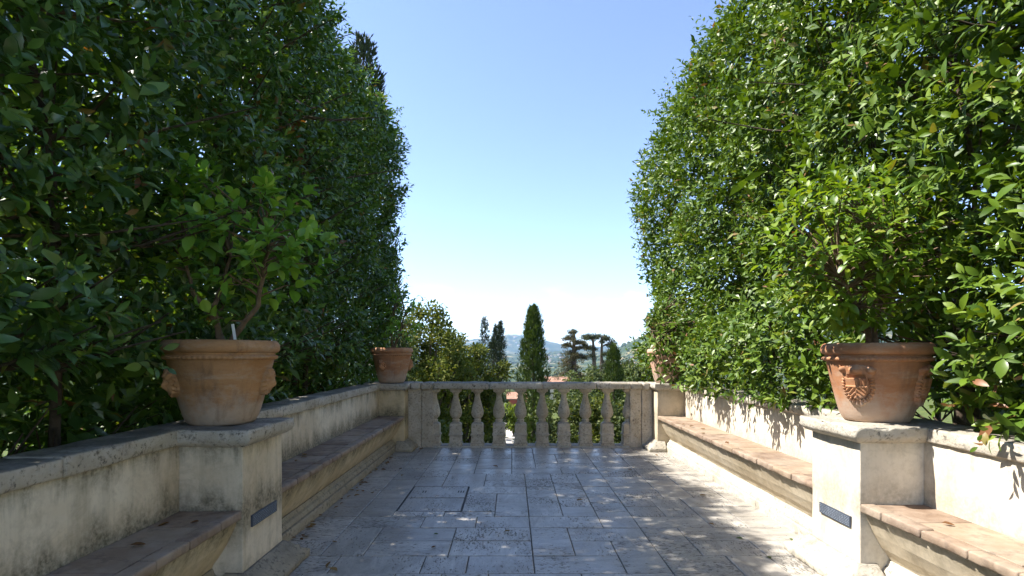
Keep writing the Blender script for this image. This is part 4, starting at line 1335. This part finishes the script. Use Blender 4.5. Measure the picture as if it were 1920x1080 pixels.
hx, hy, _ = at(1041, 700, 95)
house('farm_house', hx, hy, -7.35, 5.2, 5.5, 3.1, R(2), 'house', 'low house with terracotta roof just above the rail beside the broad cypress', pitch=.5, wins=3)
hx, hy, _ = at(957, 735, 78)
house('farm_house', hx + 1.0, hy, -8.2, 2.6, 4, 3.0, 0, 'house_red', 'red-walled building glimpsed between balusters above the lime bush', pitch=.4, wins=1)

# pale houses of the valley and the hill town
random.seed(5)
k = 0
for (u0, u1, y0, y1, n, grp, lab) in ((1022, 1062, 3600, 4600, 16, 'white village in the valley', 'tiny white house of the valley village beside the broad cypress'),
                                      (962, 992, 8300, 9200, 14, 'hill town', 'tiny pale house of the town on the blue mountain'),
                                      (1158, 1200, 2150, 2450, 12, 'houses on the green hill', 'tiny pale house at the foot of the green hill')):
    for i in range(n):
        y = random.uniform(y0, y1); u = random.uniform(u0, u1)
        x = (u - 960) * y / 1000
        s = y / 4000 * random.uniform(.7, 1.3)
        house('distant_house', x, y, gz(x, y), 16 * s, 11 * s, 8 * s, random.uniform(-.5, .5), 'white_house', lab, grp)

# ------------------------------------------------------------------ woods of the valley: one mass of far crowns
g = np.random.default_rng(12)
N = 5200
yy = np.exp(g.uniform(np.log(170), np.log(5200), N))
uu = g.uniform(700, 1420, N)
xx = (uu - 960) * yy / 1000
k = (vnoise(xx / (60 + yy * .06), yy / (90 + yy * .1), 3.0) + g.normal(0, .35, N)) > .05
xx, yy = xx[k], yy[k]
zz = terrain_h(xx, yy)
t_ = (1 + 5 ** .5) / 2
ico = np.array([(-1, t_, 0), (1, t_, 0), (-1, -t_, 0), (1, -t_, 0), (0, -1, t_), (0, 1, t_), (0, -1, -t_), (0, 1, -t_), (t_, 0, -1), (t_, 0, 1), (-t_, 0, -1), (-t_, 0, 1)]) / 1.9
icf = np.array([(0, 11, 5), (0, 5, 1), (0, 1, 7), (0, 7, 10), (0, 10, 11), (1, 5, 9), (5, 11, 4), (11, 10, 2), (10, 7, 6), (7, 1, 8), (3, 9, 4), (3, 4, 2), (3, 2, 6), (3, 6, 8), (3, 8, 9), (4, 9, 5), (2, 4, 11), (6, 2, 10), (8, 6, 7), (9, 8, 1)])
n = len(xx)
sz = g.uniform(2.2, 4.2, n) * (1 + yy / 2500)
pv = ico[None] * (1 + g.normal(0, .2, (n, 12, 1)))
V = np.stack([xx, yy, zz + sz * .5], 1)[:, None, :] + pv * (sz[:, None, None] * np.array([1.25, 1.25, .85]))
F = (icf[None] + (np.arange(n) * 12)[:, None, None]).reshape(-1, 3)
o = np_mesh('woods', V.reshape(-1, 3), F, 'grove', None, np.repeat(g.random(n), 12))
tag(o, 'scattered green woods and olive groves filling the hazy valley', 'woods', kind='stuff')

# ------------------------------------------------------------------ leaves dropped on the terrace
random.seed(31)
lm_dry = leaf_mesh('fallen_leaf', leaf_shape(.5, -.10, .3, True), 'dry')
lm_grn = leaf_mesh('fallen_leaf', leaf_shape(.5, -.05, .3, True), 'green_leaf')
def fallen(x, y, z, mesh, label, group, s):
    o = bpy.data.objects.new('fallen_leaf', mesh)
    o.location = (x, y, z + .004); o.rotation_euler = (random.gauss(0, .15), random.gauss(0, .15), random.uniform(0, 6.28)); o.scale = (s, s, s)
    link(o); tag(o, label, 'leaf', group)
def floor_at(u, v):
    y = 1450 / (v - 662); return (u - 960) * y / 1000, y
for (u, v, grn, lab) in [(812, 1003, 1, 'small green leaf on the shaded paving below the access cover'), (945, 998, 0, 'dry brown leaf on the middle of the shaded paving'), (1393, 1012, 1, 'green leaf at the ragged shadow edge on the paving'), (1445, 1049, 1, 'green leaf on the paving beside the foot of the sunlit near pillar'),
        (632, 1018, 0, 'dry leaf on the paving beyond the foot of the shaded near pillar'), (752, 893, 0, 'dry leaf on the paving just behind the access cover'), (787, 872, 0, 'dry leaf on the paving between access cover and shaded corner pillar'), (934, 876, 0, 'dry leaf on the shiny paving in front of the balusters'),
        (1080, 939, 0, 'dry leaf on the paving on the sunny half, level with the access cover'), (1312, 930, 0, 'dry leaf in the dappled shade beside the long sunlit bench'), (1186, 882, 0, 'dry leaf on the paving in line with the short cypress'), (818, 1025, 0, 'dry leaf a step nearer than the small green leaf'),
        (612, 1066, 0, 'one of two dry leaves beside the foot of the shaded near pillar'), (633, 1072, 0, 'one of two dry leaves beside the foot of the shaded near pillar'), (700, 925, 0, 'dry leaf between the access cover and the long shaded bench'), (748, 880, 0, 'dry leaf on the paving near the far end of the shaded bench'),
        (1228, 853, 0, 'dry leaf in the sun at the foot of the sunlit corner pillar'), (785, 843, 0, 'dry leaf at the foot of the balustrade beside the shaded corner pillar'), (772, 846, 0, 'dry leaf right against the foot of the shaded corner pillar'), (1340, 985, 0, 'dry leaf in the light speckles beside the sunlit bench'), (1480, 1010, 1, 'yellow-green leaf in full sun against the base of the sunlit bench')]:
    x, y = floor_at(u, v)
    fallen(x, y, .001, lm_grn if grn else lm_dry, lab, 'green leaves on the paving' if grn else 'dry leaves on the paving', random.uniform(.05, .075))
for i in range(9):
    fallen(random.uniform(RX + .05, RX + .34), random.uniform(1.9, 3.2) if i < 4 else random.uniform(4, 7.5), SEAT + .002, lm_dry, 'dry leaf on the near sunlit bench seat beside the crested pot pillar' if i < 4 else 'dry leaf on the long sunlit bench seat running back to the balustrade', 'dry leaves on the sunlit benches', random.uniform(.05, .08))
for i in range(6):
    fallen(random.uniform(LX - .34, LX - .05), random.uniform(2.2, 3.1) if i < 3 else random.uniform(4, 7.5), SEAT + .002, lm_dry, 'dry leaf on the near shaded bench seat beside the plaque pillar' if i < 3 else 'dry leaf on the long shaded bench seat running back to the balustrade', 'dry leaves on the shaded benches', random.uniform(.05, .08))
for i in range(44):   # litter gathered against the base moulding of the shaded bench
    fallen(LX - .115 + abs(random.gauss(0, .05)) + .01, random.uniform(3.9, 7.6), .001, lm_dry, 'dry leaf in the litter along the foot of the shaded bench', 'leaf litter along the shaded bench', random.uniform(.035, .07))

# ------------------------------------------------------------------ haze of the valley air
v, f = grid_box(-21000, 21000, -70, 14500, -120, 520, 99999)
hz_o = obj_from('haze', v, f, 'ground')
hm = bpy.data.materials.new('valley_haze'); hm.use_nodes = True
hm.node_tree.nodes.clear()
ho = hm.node_tree.nodes.new('ShaderNodeOutputMaterial')
hv = hm.node_tree.nodes.new('ShaderNodeVolumePrincipled')
hv.inputs['Color'].default_value = (0.45, 0.68, 1.0, 1)
hv.inputs['Density'].default_value = 0.000065
hv.inputs['Anisotropy'].default_value = 0.2
hm.node_tree.links.new(hv.outputs[0], ho.inputs['Volume'])
hz_o.data.materials.clear(); hz_o.data.materials.append(hm)
tag(hz_o, 'thin blue haze lying over the valley', 'haze', kind='stuff')
